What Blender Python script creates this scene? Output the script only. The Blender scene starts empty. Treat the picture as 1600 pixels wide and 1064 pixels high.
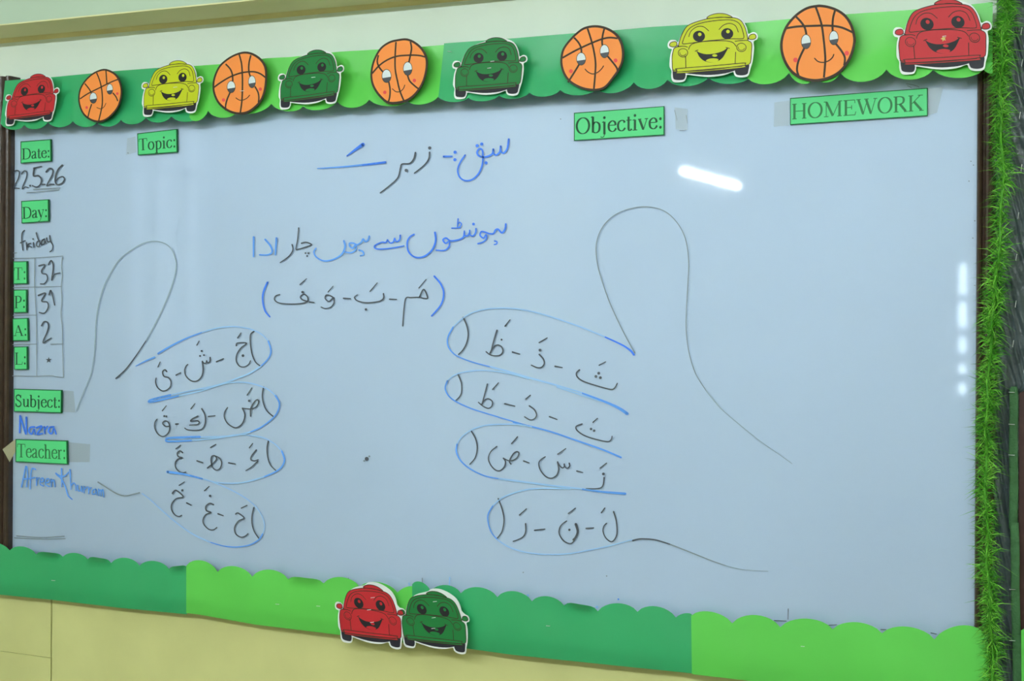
import bpy, bmesh, math, random
from mathutils import Vector
random.seed(7)
S = bpy.context.scene
COL = S.collection
# ------------------------------------------------------------------ camera
F_PX, YAW, ROLL, HOR = 2224.0, math.radians(24.2), 0.0058, 479.0
D, CZ = 2.8435, 1.55                         # metres from the wall, eye height
CAM = Vector((0, -D, CZ))
FW = Vector((-math.sin(YAW), math.cos(YAW), 0)); RT = Vector((math.cos(YAW), math.sin(YAW), 0)); UP = Vector((0, 0, 1))
cam = bpy.data.cameras.new('camera'); co = bpy.data.objects.new('camera', cam); COL.objects.link(co)
cam.sensor_fit = 'HORIZONTAL'; cam.sensor_width = 36.0; cam.lens = 36.0 * F_PX / 1600
cam.shift_y = -(532.0 - HOR) / 1600
cam.clip_start = 0.05
from mathutils import Matrix
X = RT * math.cos(ROLL) - (-UP) * math.sin(ROLL) * -1
X = (RT - UP * (-ROLL)).normalized(); Yv = (UP + RT * (-ROLL)).normalized()
co.matrix_world = Matrix(((X.x, Yv.x, -FW.x, CAM.x), (X.y, Yv.y, -FW.y, CAM.y), (X.z, Yv.z, -FW.z, CAM.z), (0, 0, 0, 1)))
S.camera = co

def ray(px, py):
    a, b = px - 800.0, py - HOR
    return FW * F_PX + RT * (a + b * ROLL) - UP * (b - a * ROLL)
def W(px, py, d=0.0):
    """point of the plane d metres in front of the board wall"""
    r = ray(px, py); return CAM + r * ((D - d) / r.y)
def mirror(px, py, dist=None, z=None, yb=None):
    """where the line of sight goes after glancing off the board"""
    h = W(px, py, 0.0225); r = ray(px, py); r = Vector((r.x, -r.y, r.z))
    if z is not None: return h + r * ((z - h.z) / r.z)
    return h + r * ((yb - h.y) / r.y)

# ------------------------------------------------------------------ world and exposure
S.view_settings.view_transform = 'Standard'; S.view_settings.look = 'None'
S.view_settings.exposure = 0.84; S.view_settings.gamma = 1.0; S.view_settings.use_curve_mapping = False
wd = bpy.data.worlds.new('overcast_sky'); S.world = wd; wd.use_nodes = True
bg = wd.node_tree.nodes['Background']; bg.inputs['Color'].default_value = (0.78, 0.9, 1.0, 1)
wt = wd.node_tree; wtc = wt.nodes.new('ShaderNodeTexCoord'); wsp = wt.nodes.new('ShaderNodeSeparateXYZ'); wmr = wt.nodes.new('ShaderNodeMapRange')
wt.links.new(wtc.outputs['Generated'], wsp.inputs[0]); wt.links.new(wsp.outputs['Y'], wmr.inputs['Value'])   # the sky is bright behind the room, dim in the yard at its left
wmr.interpolation_type = 'SMOOTHSTEP'; wmr.inputs['From Min'].default_value = -.97; wmr.inputs['From Max'].default_value = -.8; wmr.inputs['To Min'].default_value = 14.0; wmr.inputs['To Max'].default_value = 1.3
wt.links.new(wmr.outputs['Result'], bg.inputs['Strength'])
TUBE = 95.0                                  # radiance of the fluorescent tubes

# ------------------------------------------------------------------ helpers
def lin(c):
    return tuple(((v / 255) / 12.92 if v / 255 <= 0.04045 else ((v / 255 + 0.055) / 1.055) ** 2.4) for v in c) + (1.0,)
MATS = {}
def mat(name, rgb, rough=0.6, spec=0.5, noise=0.0, nscale=8.0, bump=0.0, bscale=60.0, emit=0.0, coat=0.0):
    m = bpy.data.materials.new(name); m.use_nodes = True; MATS[name] = m
    nt = m.node_tree; b = nt.nodes['Principled BSDF']
    b.inputs['Base Color'].default_value = lin(rgb); b.inputs['Roughness'].default_value = rough
    b.inputs['Specular IOR Level'].default_value = spec; b.inputs['Coat Weight'].default_value = coat
    if emit: b.inputs['Emission Color'].default_value = lin(rgb); b.inputs['Emission Strength'].default_value = emit
    if noise or bump:
        tc = nt.nodes.new('ShaderNodeTexCoord')
    if noise:
        n = nt.nodes.new('ShaderNodeTexNoise'); n.inputs['Scale'].default_value = nscale; n.inputs['Detail'].default_value = 5
        nt.links.new(tc.outputs['Object'], n.inputs['Vector'])
        r = nt.nodes.new('ShaderNodeMapRange'); r.inputs['From Min'].default_value = .3; r.inputs['From Max'].default_value = .7
        r.inputs['To Min'].default_value = 1 - noise; r.inputs['To Max'].default_value = 1 + noise
        nt.links.new(n.outputs['Fac'], r.inputs['Value'])
        x = nt.nodes.new('ShaderNodeVectorMath'); x.operation = 'SCALE'; x.inputs[0].default_value = lin(rgb)[:3]
        nt.links.new(r.outputs['Result'], x.inputs['Scale']); nt.links.new(x.outputs['Vector'], b.inputs['Base Color'])
    if bump:
        n2 = nt.nodes.new('ShaderNodeTexNoise'); n2.inputs['Scale'].default_value = bscale; n2.inputs['Detail'].default_value = 6
        nt.links.new(tc.outputs['Object'], n2.inputs['Vector'])
        bp = nt.nodes.new('ShaderNodeBump'); bp.inputs['Strength'].default_value = bump; bp.inputs['Distance'].default_value = 0.01
        nt.links.new(n2.outputs['Fac'], bp.inputs['Height']); nt.links.new(bp.outputs['Normal'], b.inputs['Normal'])
    return m
def clear_mat(name, rgb, gloss_rough, diffuse=0.0):
    """a clear film: what lies behind shows through, the front mirrors by Fresnel"""
    m = bpy.data.materials.new(name); m.use_nodes = True; MATS[name] = m
    nt = m.node_tree; nt.nodes.clear()
    o = nt.nodes.new('ShaderNodeOutputMaterial'); t = nt.nodes.new('ShaderNodeBsdfTransparent'); g = nt.nodes.new('ShaderNodeBsdfGlossy')
    t.inputs['Color'].default_value = lin(rgb); g.inputs['Roughness'].default_value = gloss_rough
    fr = nt.nodes.new('ShaderNodeFresnel'); fr.inputs['IOR'].default_value = 1.5
    mx = nt.nodes.new('ShaderNodeMixShader'); last = t
    if diffuse:
        df = nt.nodes.new('ShaderNodeBsdfDiffuse'); df.inputs['Color'].default_value = lin(rgb)
        m0 = nt.nodes.new('ShaderNodeMixShader'); m0.inputs[0].default_value = diffuse
        nt.links.new(t.outputs[0], m0.inputs[1]); nt.links.new(df.outputs[0], m0.inputs[2]); last = m0
    nt.links.new(fr.outputs[0], mx.inputs[0]); nt.links.new(last.outputs[0], mx.inputs[1]); nt.links.new(g.outputs[0], mx.inputs[2])
    nt.links.new(mx.outputs[0], o.inputs['Surface'])
    return m

mat('front_paint', (228, 240, 228), .75, .2, noise=.03, nscale=3, bump=.06, bscale=25)
mat('beam_paint', (188, 208, 186), .7, .2, noise=.02, nscale=3)
mat('soffit_bounce_tint', (236, 232, 180), .7, .2, noise=.03, nscale=4)  # yellowish underside colour, lightened to stand in for bounced floor light
mat('trim_yellow', (232, 222, 160), .7, .2, noise=.05, nscale=12)
mat('lower_paint', (215, 215, 148), .6, .3, noise=.06, nscale=5, bump=.12, bscale=18)
mat('side_paint', (204, 200, 166), .8, .2)
mat('ceiling_paint', (238, 238, 232), .9, .1)
mat('floor_tile', (150, 144, 128), .5, .4, noise=.1, nscale=4)
mat('board_white', (205, 223, 242), .55, .3, noise=.012, nscale=2.5)
clear_mat('board_film', (252, 252, 252), .035)
clear_mat('tape_film', (246, 246, 242), .12, .05)
clear_mat('pane_glass', (245, 250, 250), .0)
mat('frame_wood', (62, 46, 36), .28, .5, noise=.25, nscale=30, bump=.1, bscale=90)
mat('metal_white', (225, 228, 228), .4, .5)
mat('tube_glow', (238, 250, 255), .5, .2, emit=TUBE)
mat('paper_dark', (50, 172, 108), .36, .6, noise=.03, nscale=7)
mat('paper_light', (98, 210, 84), .36, .6, noise=.03, nscale=7)
mat('card_white', (236, 240, 240), .5, .4)
mat('car_red', (196, 42, 50), .5, .3); mat('car_yellow', (200, 209, 32), .5, .3); mat('car_green', (30, 122, 60), .5, .3)
mat('ink', (36, 34, 38), .55, .3); mat('ink_soft', (64, 48, 38), .6, .3)
mat('tyre_ink', (40, 40, 50), .55, .3)
mat('ball_orange', (252, 150, 70), .55, .35); mat('eye_white', (222, 232, 236), .5, .4); mat('iris_grey', (70, 74, 82), .5, .4); mat('cheek', (238, 84, 84), .6, .3)
mat('label_green', (90, 220, 140), .5, .4); mat('label_edge', (24, 104, 56), .6, .3); mat('letter_ink', (38, 86, 58), .6, .3); mat('letter_faded', (58, 128, 80), .6, .3)
mat('marker_black', (84, 90, 100), .5, .3); mat('marker_grey', (140, 153, 161), .6, .3); mat('marker_faint', (160, 180, 192), .6, .3)
mat('marker_blue', (74, 136, 255), .5, .3); mat('marker_mid', (104, 168, 255), .5, .3); mat('marker_pale', (166, 210, 255), .6, .3)
mat('staple_wire', (226, 230, 230), .3, .5)
mat('garland_wire', (84, 160, 44), .5, .3)
mat('black_plastic', (66, 80, 84), .3, .7, noise=.2, nscale=14, bump=.9, bscale=26)
mat('ribbon_green', (70, 118, 74), .7, .3, noise=.12, nscale=60, bump=.3, bscale=300)
mat('frame_brown', (70, 44, 40), .45, .4, noise=.15, nscale=30)
# grass: every blade its own green
g = mat('grass_blade', (86, 190, 40), .5, .3); nt = g.node_tree; b = nt.nodes['Principled BSDF']
gi = nt.nodes.new('ShaderNodeNewGeometry'); cr = nt.nodes.new('ShaderNodeValToRGB')
cr.color_ramp.elements[0].color = lin((40, 104, 26)); cr.color_ramp.elements[1].color = lin((150, 226, 84))
e = cr.color_ramp.elements.new(.55); e.color = lin((78, 172, 38))
nt.links.new(gi.outputs['Random Per Island'], cr.inputs['Fac']); nt.links.new(cr.outputs['Color'], b.inputs['Base Color'])

class MB:
    """collects faces, then links them as ONE mesh object"""
    def __init__(s): s.v = []; s.f = []
    def face(s, pts):
        i = len(s.v); s.v += [tuple(p) for p in pts]; s.f.append(list(range(i, i + len(pts))))
    def box(s, a, b):
        x0, y0, z0 = a; x1, y1, z1 = b; i = len(s.v)
        s.v += [(x0, y0, z0), (x1, y0, z0), (x1, y1, z0), (x0, y1, z0), (x0, y0, z1), (x1, y0, z1), (x1, y1, z1), (x0, y1, z1)]
        for q in ((0, 3, 2, 1), (4, 5, 6, 7), (0, 1, 5, 4), (1, 2, 6, 5), (2, 3, 7, 6), (3, 0, 4, 7)): s.f.append([i + k for k in q])
    def tube(s, pts, r, n=8):
        rings = []
        for k, p in enumerate(pts):
            p = Vector(p); t = (Vector(pts[min(k + 1, len(pts) - 1)]) - Vector(pts[max(k - 1, 0)])).normalized()
            u = t.orthogonal().normalized(); w = t.cross(u); i = len(s.v)
            for q in range(n):
                a = 2 * math.pi * q / n; s.v.append(tuple(p + u * (r * math.cos(a)) + w * (r * math.sin(a))))
            rings.append(i)
        for a, b in zip(rings, rings[1:]):
            for q in range(n): s.f.append([a + q, a + (q + 1) % n, b + (q + 1) % n, b + q])
        s.f.append([rings[0] + q for q in range(n)][::-1]); s.f.append([rings[-1] + q for q in range(n)])
    def grid(s, rows):
        i = len(s.v); nr, nc = len(rows), len(rows[0])
        for r in rows: s.v += [tuple(p) for p in r]
        for a in range(nr - 1):
            for c in range(nc - 1): s.f.append([i + a * nc + c, i + a * nc + c + 1, i + (a + 1) * nc + c + 1, i + (a + 1) * nc + c])
    def slab(s, front, back):
        """a plate between two matching outlines"""
        n = len(front); i = len(s.v); s.v += [tuple(p) for p in front] + [tuple(p) for p in back]
        s.f.append([i + k for k in range(n)]); s.f.append([i + n + k for k in range(n)][::-1])
        for k in range(n): s.f.append([i + k, i + n + k, i + n + (k + 1) % n, i + (k + 1) % n])
    def build(s, name, m, parent=None, smooth=False, fix=True):
        me = bpy.data.meshes.new(name); me.from_pydata(s.v, [], s.f); me.validate()
        if fix:
            bm = bmesh.new(); bm.from_mesh(me); bmesh.ops.recalc_face_normals(bm, faces=bm.faces); bm.to_mesh(me); bm.free()
        if smooth:
            for p in me.polygons: p.use_smooth = True
        me.materials.append(MATS[m]); o = bpy.data.objects.new(name, me); COL.objects.link(o)
        if parent: o.parent = parent; o.matrix_parent_inverse = Matrix.Translation(-parent.location)
        return o
def struct(name, mb, m):
    o = mb.build(name, m); o['kind'] = 'structure'; return o
def thing(name, label, cat, loc, group=None):
    o = bpy.data.objects.new(name, None); COL.objects.link(o); o.location = loc; o.empty_display_size = .05
    o['label'] = label; o['category'] = cat
    if group: o['group'] = group
    return o
def tag(o, label, cat, group=None):
    o['label'] = label; o['category'] = cat
    if group: o['group'] = group
    return o

def smooth(pts, n=6, closed=False):
    if len(pts) < 3: return [tuple(map(float, p)) for p in pts]
    out = []; m = len(pts); seg = m if closed else m - 1
    for i in range(seg):
        g_ = (lambda k: pts[k % m]) if closed else (lambda k: pts[max(0, min(m - 1, k))])
        p0, p1, p2, p3 = g_(i - 1), g_(i), g_(i + 1), g_(i + 2)
        for k in range(n):
            t = k / n; r = []
            for a in (0, 1):
                r.append(.5 * (2 * p1[a] + (p2[a] - p0[a]) * t + (2 * p0[a] - 5 * p1[a] + 4 * p2[a] - p3[a]) * t * t + (3 * p1[a] - p0[a] - 3 * p2[a] + p3[a]) * t ** 3))
            out.append(tuple(r))
    if not closed: out.append(tuple(map(float, pts[-1])))
    return out
def ribbon(mb, pts, w, put, closed=False, caps=True):
    """a pen stroke: w is a width or a function of the position along the stroke (0 to 1) and direction"""
    P = [pts[0]]
    for p in pts[1:]:
        if abs(p[0] - P[-1][0]) + abs(p[1] - P[-1][1]) > 1e-4: P.append(p)
    n = len(P)
    if n < 2: return
    if closed: P = P + [P[0]]; n += 1
    L, R = [], []
    for i, p in enumerate(P):
        if closed: a, b = P[(i - 1) % (n - 1)], P[(i + 1) % (n - 1)]
        else: a, b = P[max(0, i - 1)], P[min(n - 1, i + 1)]
        dx, dy = b[0] - a[0], b[1] - a[1]; l = math.hypot(dx, dy) or 1e-6; dx /= l; dy /= l
        h = (w(i / (n - 1), dx, dy) if callable(w) else w) / 2
        L.append((p[0] - dy * h, p[1] + dx * h)); R.append((p[0] + dy * h, p[1] - dx * h))
    mb.grid([[put(*q) for q in L], [put(*q) for q in R]])
    if caps and not closed:
        for k in (0, -1):
            r = math.hypot(L[k][0] - R[k][0], L[k][1] - R[k][1]) / 2
            disc(mb, P[k], r, r, put, 8)
def disc(mb, c, rx, ry, put, n=24, a0=0, a1=2 * math.pi, rot=0.0):
    q = []
    full = abs(a1 - a0 - 2 * math.pi) < 1e-6
    for k in range(n if full else n + 1):
        a = a0 + (a1 - a0) * k / n; x, y = rx * math.cos(a), ry * math.sin(a)
        q.append(put(c[0] + x * math.cos(rot) - y * math.sin(rot), c[1] + x * math.sin(rot) + y * math.cos(rot)))
    mb.face(q)
# crops of the photograph the tracings were made in: (x0, y0, zoom)
CR = {'a': (0, 0, 4.0), 'b': (320, 0, 4.0), 'c': (640, 0, 4.0), 'd': (960, 0, 4.994), 'e': (1280, 0, 4.994),
      'i': (0, 190, 4.994), 'g': (0, 390, 4.994), 'h': (0, 590, 4.994), 'j': (0, 790, 3.8825), 'k': (400, 790, 3.8825), 'l': (800, 790, 3.8825), 'm': (1200, 790, 3.8825),
      'A': (380, 200, 3.432), 'B': (200, 490, 4.994), 'C': (200, 660, 4.994), 'D': (690, 470, 4.994), 'E': (690, 660, 4.994), 'F': (900, 300, 1.7725), 'p': (0, 0, 1.0)}
def cv(c, pts):
    x, y, z = CR[c]; return [(x + p[0] / z, y + p[1] / z) for p in pts]

# ------------------------------------------------------------------ the room
XL, XR, YB, ZC = -4.3, 2.6, -9.2, 3.2
zl = CZ - .62
m = MB(); m.box((XL, 0, zl), (XR, .15, ZC)); struct('wall_front', m, 'front_paint')
m = MB(); m.box((XL, 0, 0), (XR, .15, zl)); o = struct('wall_front_lower', m, 'lower_paint')
m = MB(); m.box((XL, YB, -.1), (XR, .15, 0)); struct('floor', m, 'floor_tile')
m = MB(); m.box((XL, YB, ZC), (XR, .15, ZC + .1)); struct('ceiling', m, 'ceiling_paint')
m = MB(); m.box((XR, YB, 0), (XR + .15, 0, ZC)); struct('wall_right', m, 'side_paint')
# left wall with two windows
def left_y(px):
    h = W(px, 500, .0225); r = ray(px, 500); return h.y - r.y * (XL - h.x) / r.x   # depth at which the mirrored sight line meets the left wall
wins = [(left_y(345), left_y(204))]; z0, z1 = .95, 2.75
m = MB(); edges = sorted([YB] + [v for w_ in wins for v in w_] + [0])
for a, b_ in zip(edges[::2], edges[1::2]): m.box((XL - .15, a, 0), (XL, b_, ZC))
for a, b_ in wins: m.box((XL - .15, a, 0), (XL, b_, z0)); m.box((XL - .15, a, z1), (XL, b_, ZC))
struct('wall_left', m, 'side_paint')
def window(name, a, b_, axis_x, zz0, zz1, bars, hbars):
    m = MB()
    def bx(u0, u1, v0, v1, t=.03):
        if axis_x is not None: m.box((axis_x - t, u0, v0), (axis_x + t, u1, v1))
        else: m.box((u0, YB - .08 - t, v0), (u1, YB - .08 + t, v1))
    fw_ = .05 if b_ - a > .5 else .008
    bx(a, a + fw_, zz0, zz1); bx(b_ - fw_, b_, zz0, zz1); bx(a, b_, zz0, zz0 + fw_); bx(a, b_, zz1 - fw_, zz1)
    for k in range(1, bars): c = a + (b_ - a) * k / bars; bx(c - .02, c + .02, zz0, zz1)
    for h, t in hbars: bx(a, b_, h - t, h + t)
    o = struct(name, m, 'metal_white'); p = MB()
    if axis_x is not None: p.face([(axis_x, a, zz0), (axis_x, b_, zz0), (axis_x, b_, zz1), (axis_x, a, zz1)])
    else: p.face([(a, YB - .08, zz0), (b_, YB - .08, zz0), (b_, YB - .08, zz1), (a, YB - .08, zz1)])
    p.build('window_pane', 'pane_glass', o)
for k, (a, b_) in enumerate(wins): window('window_%d' % (k + 1), a, b_, XL - .08, z0, z1, 3, [(2.2, .02)])
# back wall with the tall narrow opening whose glint stands near the right edge of the board
sa, sb = mirror(1503, 410, yb=YB), mirror(1503, 618, yb=YB)
sx0, sx1, sz0, sz1 = sa.x - .04, sa.x + .04, sb.z, sa.z
m = MB(); m.box((XL, YB - .15, 0), (sx0, YB, ZC)); m.box((sx1, YB - .15, 0), (XR, YB, ZC))
m.box((sx0, YB - .15, 0), (sx1, YB, sz0)); m.box((sx0, YB - .15, sz1), (sx1, YB, ZC)); struct('wall_back', m, 'side_paint')
zz = lambda py: mirror(1503, py, yb=YB).z
window('window_3', sx0, sx1, None, sz0, sz1, 1, [((zz(462) + zz(470)) / 2, .03), (zz(520), .04), (zz(560), .05), (zz(592), .04)])
# beam along the top, and the yellow bead under it
zb = W(0, 61.5).z
m = MB(); m.box((XL, -.142, zb + .003), (XR, 0, ZC)); struct('trim_1', m, 'beam_paint')
m = MB(); m.box((XL, -.1415, zb), (XR, 0, zb + .003)); struct('trim_6', m, 'soffit_bounce_tint')  # thin slab added to carry the lightened underside colour
m = MB(); m.grid([[(x, y, z) for x in (XL, XR)] for y, z in ((0, zb - .011), (-.003, zb - .008), (-.006, zb - .003), (-.007, zb), (0, zb))]); struct('trim_2', m, 'trim_yellow')
# plaster facing under the board, with the open joint at the left
zt = CZ - .70; xj = W(80.3, 980, .012).x; zc = W(30, 1021, .012).z
m = MB(); m.box((xj + .0024, -.012, 0), (XR, 0, zt)); struct('trim_3', m, 'lower_paint')
m = MB(); m.box((XL, -.012, zc + .0006), (xj - .0022, 0, zt)); struct('trim_4', m, 'lower_paint')
m = MB(); m.box((XL, -.0133, 0), (xj - .0008, 0, zc - .0006)); struct('trim_5', m, 'lower_paint')

# fluorescent battens: one mirrored in the board, the front row unseen and added for light
def batten(label, a, b_, group=None):
    a, b_ = Vector(a), Vector(b_); c = (a + b_) / 2; d_ = (b_ - a).normalized(); sd = Vector((-d_.y, d_.x, 0))
    t = thing('tube_light', label, 'ceiling light', (c.x, c.y, c.z), group)
    h = MB()
    q = lambda s_, l, z_: a + d_ * l + sd * s_ + Vector((0, 0, z_)); L_ = (b_ - a).length
    h.slab([q(-.014, 0, .035), q(.014, 0, .035), q(.014, 0, .06), q(-.014, 0, .06)], [q(-.014, L_, .035), q(.014, L_, .035), q(.014, L_, .06), q(-.014, L_, .06)])
    h.build('housing', 'metal_white', t)
    e_ = MB(); e_.tube([a + d_ * .03, b_ - d_ * .03], .019, 12); e_.build('tube', 'tube_glow', t, smooth=True)
    for l in (0, L_ - .03):
        k = MB(); k.slab([q(-.02, l, -.02), q(.02, l, -.02), q(.02, l, .036), q(-.02, l, .036)], [q(-.02, l + .03, -.02), q(.02, l + .03, -.02), q(.02, l + .03, .036), q(-.02, l + .03, .036)])
        k.build('lamp_holder', 'metal_white', t)
    for l in (.15, L_ - .15):
        r = MB(); r.tube([q(0, l, .06), q(0, l, 0) + Vector((0, 0, ZC - a.z))], .006, 6); r.build('hanging_rod', 'metal_white', t)
pa, pb = mirror(1059, 265, z=2.5), mirror(1153, 291, z=2.5)
batten('hanging white tube light mirrored as a white streak in the board', pa, pb)
G = 'unseen tube lights added over the front of the classroom'
LF = 'unseen white fluorescent tube light added to light the board'
for x, y in ((-2.6, -3.3), (-1.1, -3.3), (.4, -3.3)): batten(LF, (x - .6, y, 2.7), (x + .6, y, 2.7), G)  # unseen battens, added as the main light on the board

# ------------------------------------------------------------------ the whiteboard
xl, xr = W(14.0, 500, .036).x, W(1524.3, 500, .041).x
zt_, zb_ = W(800, 120, .04).z, W(800, 964, .04).z
board = thing('whiteboard', 'large white marker board covered in handwriting, in a brown wooden frame', 'whiteboard', ((xl + xr) / 2, -.02, zb_))
m = MB(); m.box((xl - .03, -.0188, zb_ - .03), (xr + .03, -.004, zt_ + .03)); m.build('board_surface', 'board_white', board)
m = MB(); m.face([(xl - .01, -.0225, zb_ - .01), (xr + .01, -.0225, zb_ - .01), (xr + .01, -.0225, zt_ + .01), (xl - .01, -.0225, zt_ + .01)]); m.build('clear_sheet', 'board_film', board)
PROF = [(0, .0), (0, .034), (.003, .039), (.008, .041), (.013, .039), (.016, .034), (.019, .033), (.021, .036), (.025, .041), (.031, .043), (.038, .041), (.043, .036), (.045, .03), (.045, .0)]
for k in range(4):
    m = MB(); rows = []
    for e_ in (0, 1):
        r = []
        for u, d_ in [(u_ * (1.0 if k == 0 else .7), d__) for u_, d__ in PROF]:
            if k == 0: r.append((xl - u, -d_, (zb_ - .0315, W(3, 119, .04).z)[e_]))
            elif k == 1: r.append((xr + u, -d_, (zb_ - .0315, zt_ + .0315)[e_]))
            elif k == 2: r.append(((xl - .0315, xr + .0315)[e_], -d_ * .97, zt_ + u))
            else: r.append(((xl - .0315, xr + .0315)[e_], -d_ * .97, zb_ - u))
        rows.append(r)
    m.grid(rows); m.build('frame_rail', 'frame_wood', board, smooth=False)

LAYER = [0]
def ink(name, label, strokes, gap=7.0):
    """strokes: (colour, width px, crop, points) or ('dot', colour, radius px, crop, points); strokes that hang together become one mesh per marker colour"""
    items = []
    for s in strokes:
        if s[0] == 'dot': items += [(s[1], ('dot', s[2], p), [p]) for p in cv(s[3], s[4])]
        else: pts = smooth(cv(s[2], s[3]), 6); items.append((s[0], ('line', s[1], pts), pts))
    grp = list(range(len(items)))
    def root(a):
        while grp[a] != a: a = grp[a]
        return a
    for a in range(len(items)):
        for b in range(a):
            if root(a) != root(b) and items[a][0] == items[b][0] and any((p[0] - q[0]) ** 2 + (p[1] - q[1]) ** 2 < gap * gap for p in items[a][2] for q in items[b][2]): grp[root(a)] = root(b)
    by = {}
    for k, (c_, it, _) in enumerate(items):
        LAYER[0] += 1; d_ = .0227 + 3e-7 * LAYER[0]
        put = lambda x, y, d_=d_: W(x, y, d_)
        mb = by.setdefault((root(k), c_), MB())
        if it[0] == 'dot': disc(mb, it[2], it[1], it[1], put, 10)
        else:
            w_ = it[1]
            if isinstance(w_, tuple): wf = lambda t, dx, dy, w_=w_: w_[0] + (w_[1] - w_[0]) * t
            else: wf = lambda t, dx, dy, w_=w_: w_ * (1.05 - .25 * t)
            ribbon(mb, it[2], wf, put)
    for (_, c_), mb in by.items():
        o = mb.build(name, c_, board, fix=False); o['label'] = label
BK, GR, FT, BL, MD, PL = 'marker_black', 'marker_grey', 'marker_faint', 'marker_blue', 'marker_mid', 'marker_pale'
K = lambda c, *pp, w=2.1, col=BK: [(col, w, c, list(p)) for p in pp]
dots = lambda c, *pp, r=1.6, col=BK: [('dot', col, r, c, list(pp))]
ink('lesson_heading', 'blue and black Urdu heading at the top of the board',
    K('A', [(1424, 60), (1416, 110), (1397, 134), (1382, 125), (1381, 98)], [(1381, 98), (1376, 128), (1357, 145), (1342, 135), (1341, 114)], [(1341, 114), (1336, 138), (1312, 152), (1285, 155), (1262, 148), (1254, 130), (1265, 112), (1280, 116), (1285, 140), (1283, 190), (1265, 240), (1230, 275), (1190, 282), (1160, 262), (1150, 225), (1163, 185), (1190, 145)], w=2.9, col=BL)
    + dots('A', (1255, 95), (1279, 86), (1302, 187), (1136, 130), (1135, 170), r=2.6, col=BL) + K('A', [(1075, 153), (1120, 152)], w=3.0, col=BL)
    + dots('A', (1000, 107), (874, 227), r=2.6) + K('A', [(999, 130), (995, 165), (970, 200), (918, 242)], [(923, 132), (915, 165), (893, 190), (852, 194), (843, 215), (830, 265), (790, 305), (735, 348)], w=2.4)
    + [(BL, (5.6, 1.8), 'A', [(642, 88), (600, 117), (556, 150)])] + [(MD, (1.4, 3.6), 'A', [(398, 217), (560, 206), (762, 184)])] + [(BL, (2.2, 3.6), 'A', [(640, 200), (762, 184)])])
ink('lesson_sentence', 'blue Urdu sentence with one black word',
    K('A', [(1408, 515), (1404, 542), (1387, 562), (1367, 543), (1352, 548), (1342, 566), (1318, 566), (1296, 558), (1277, 556), (1270, 575), (1288, 590), (1302, 572), (1304, 592), (1288, 610), (1258, 620)], w=2.7, col=BL)
    + K('A', [(1348, 606), (1360, 610), (1359, 621), (1346, 625)], w=2.2, col=BL) + dots('A', (1235, 515), r=2.2, col=BL)
    + K('A', [(1248, 540), (1246, 562), (1232, 579), (1216, 572), (1214, 548)], [(1214, 562), (1203, 578), (1187, 574), (1186, 552)], [(1186, 560), (1180, 586), (1152, 600), (1112, 605), (1088, 590), (1071, 600), (1085, 618), (1104, 608), (1104, 634), (1080, 656), (1034, 655)], w=2.6, col=BL)
    + K('A', [(1152, 487), (1150, 535), (1170, 518), (1160, 505), (1150, 520)], [(1118, 537), (1165, 535)], w=1.9, col=BL)
    + K('A', [(1028, 560), (1032, 605), (1012, 655), (967, 690), (920, 692), (886, 662), (879, 615), (893, 585), (916, 570)], w=2.8, col=BL)
    + K('A', [(842, 575), (839, 598), (822, 610), (812, 592)], [(812, 592), (804, 612), (787, 616), (774, 600)], [(774, 600), (764, 614), (742, 613), (705, 632), (716, 648), (780, 646), (862, 632)], w=2.4, col=BL)
    + K('A', [(676, 580), (670, 600), (655, 609), (643, 595), (634, 611), (612, 626), (592, 618), (571, 618), (571, 634), (588, 644), (602, 626), (604, 650), (580, 668), (546, 665)], [(621, 655), (640, 662), (646, 678), (628, 685)], [(540, 605), (546, 640), (525, 680), (480, 706), (430, 712), (392, 692), (379, 665), (390, 645)], w=2.6, col=MD)
    + K('A', [(312, 618), (338, 613), (366, 626), (330, 640), (300, 649), (283, 650), (291, 600), (297, 535)], [(262, 625), (266, 655), (243, 690), (198, 722)], w=2.0) + dots('A', (334, 671), (350, 672), (343, 686), r=1.4)
    + K('A', [(178, 590), (172, 680)], [(118, 598), (146, 632), (155, 664), (132, 680), (88, 680)], [(56, 585), (55, 690)], w=2.8, col=MD))
ink('letter', 'handwriting in the bracketed row below the sentence', gap=10.0, strokes=
    K('A', [(1025, 795), (1060, 838), (1075, 888), (1060, 948), (1010, 1008)], [(130, 828), (108, 880), (105, 930), (117, 980), (142, 1012)], w=2.8, col=BL)
    + K('A', [(945, 906), (968, 865), (989, 910), (970, 914), (945, 908), (900, 909), (873, 912), (863, 960), (855, 1062)], [(752, 888), (752, 913), (727, 930), (660, 937), (612, 926), (597, 908), (612, 895)],
        [(487, 912), (468, 900), (446, 896), (440, 914), (460, 930), (482, 912), (487, 936), (470, 960), (440, 968), (418, 960)], [(347, 930), (320, 922), (307, 906), (325, 891), (345, 906), (344, 930), (310, 941), (250, 944), (192, 938), (168, 920), (174, 901), (196, 893)],
        [(785, 918), (822, 919)], [(538, 913), (575, 915)], [(356, 933), (380, 936)], w=2.1)
    + K('A', [(942, 858), (981, 812)], [(680, 876), (719, 830)], [(455, 880), (482, 848)], [(304, 840), (340, 808)], w=1.6) + dots('A', (658, 973), (318, 880), r=2.0))
def loops(label, cuts, strokes):
    cuts = (0,) + cuts + (len(strokes),)
    for a, b in zip(cuts, cuts[1:]): ink('loop_line', label, strokes[a:b], 30.0)
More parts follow.
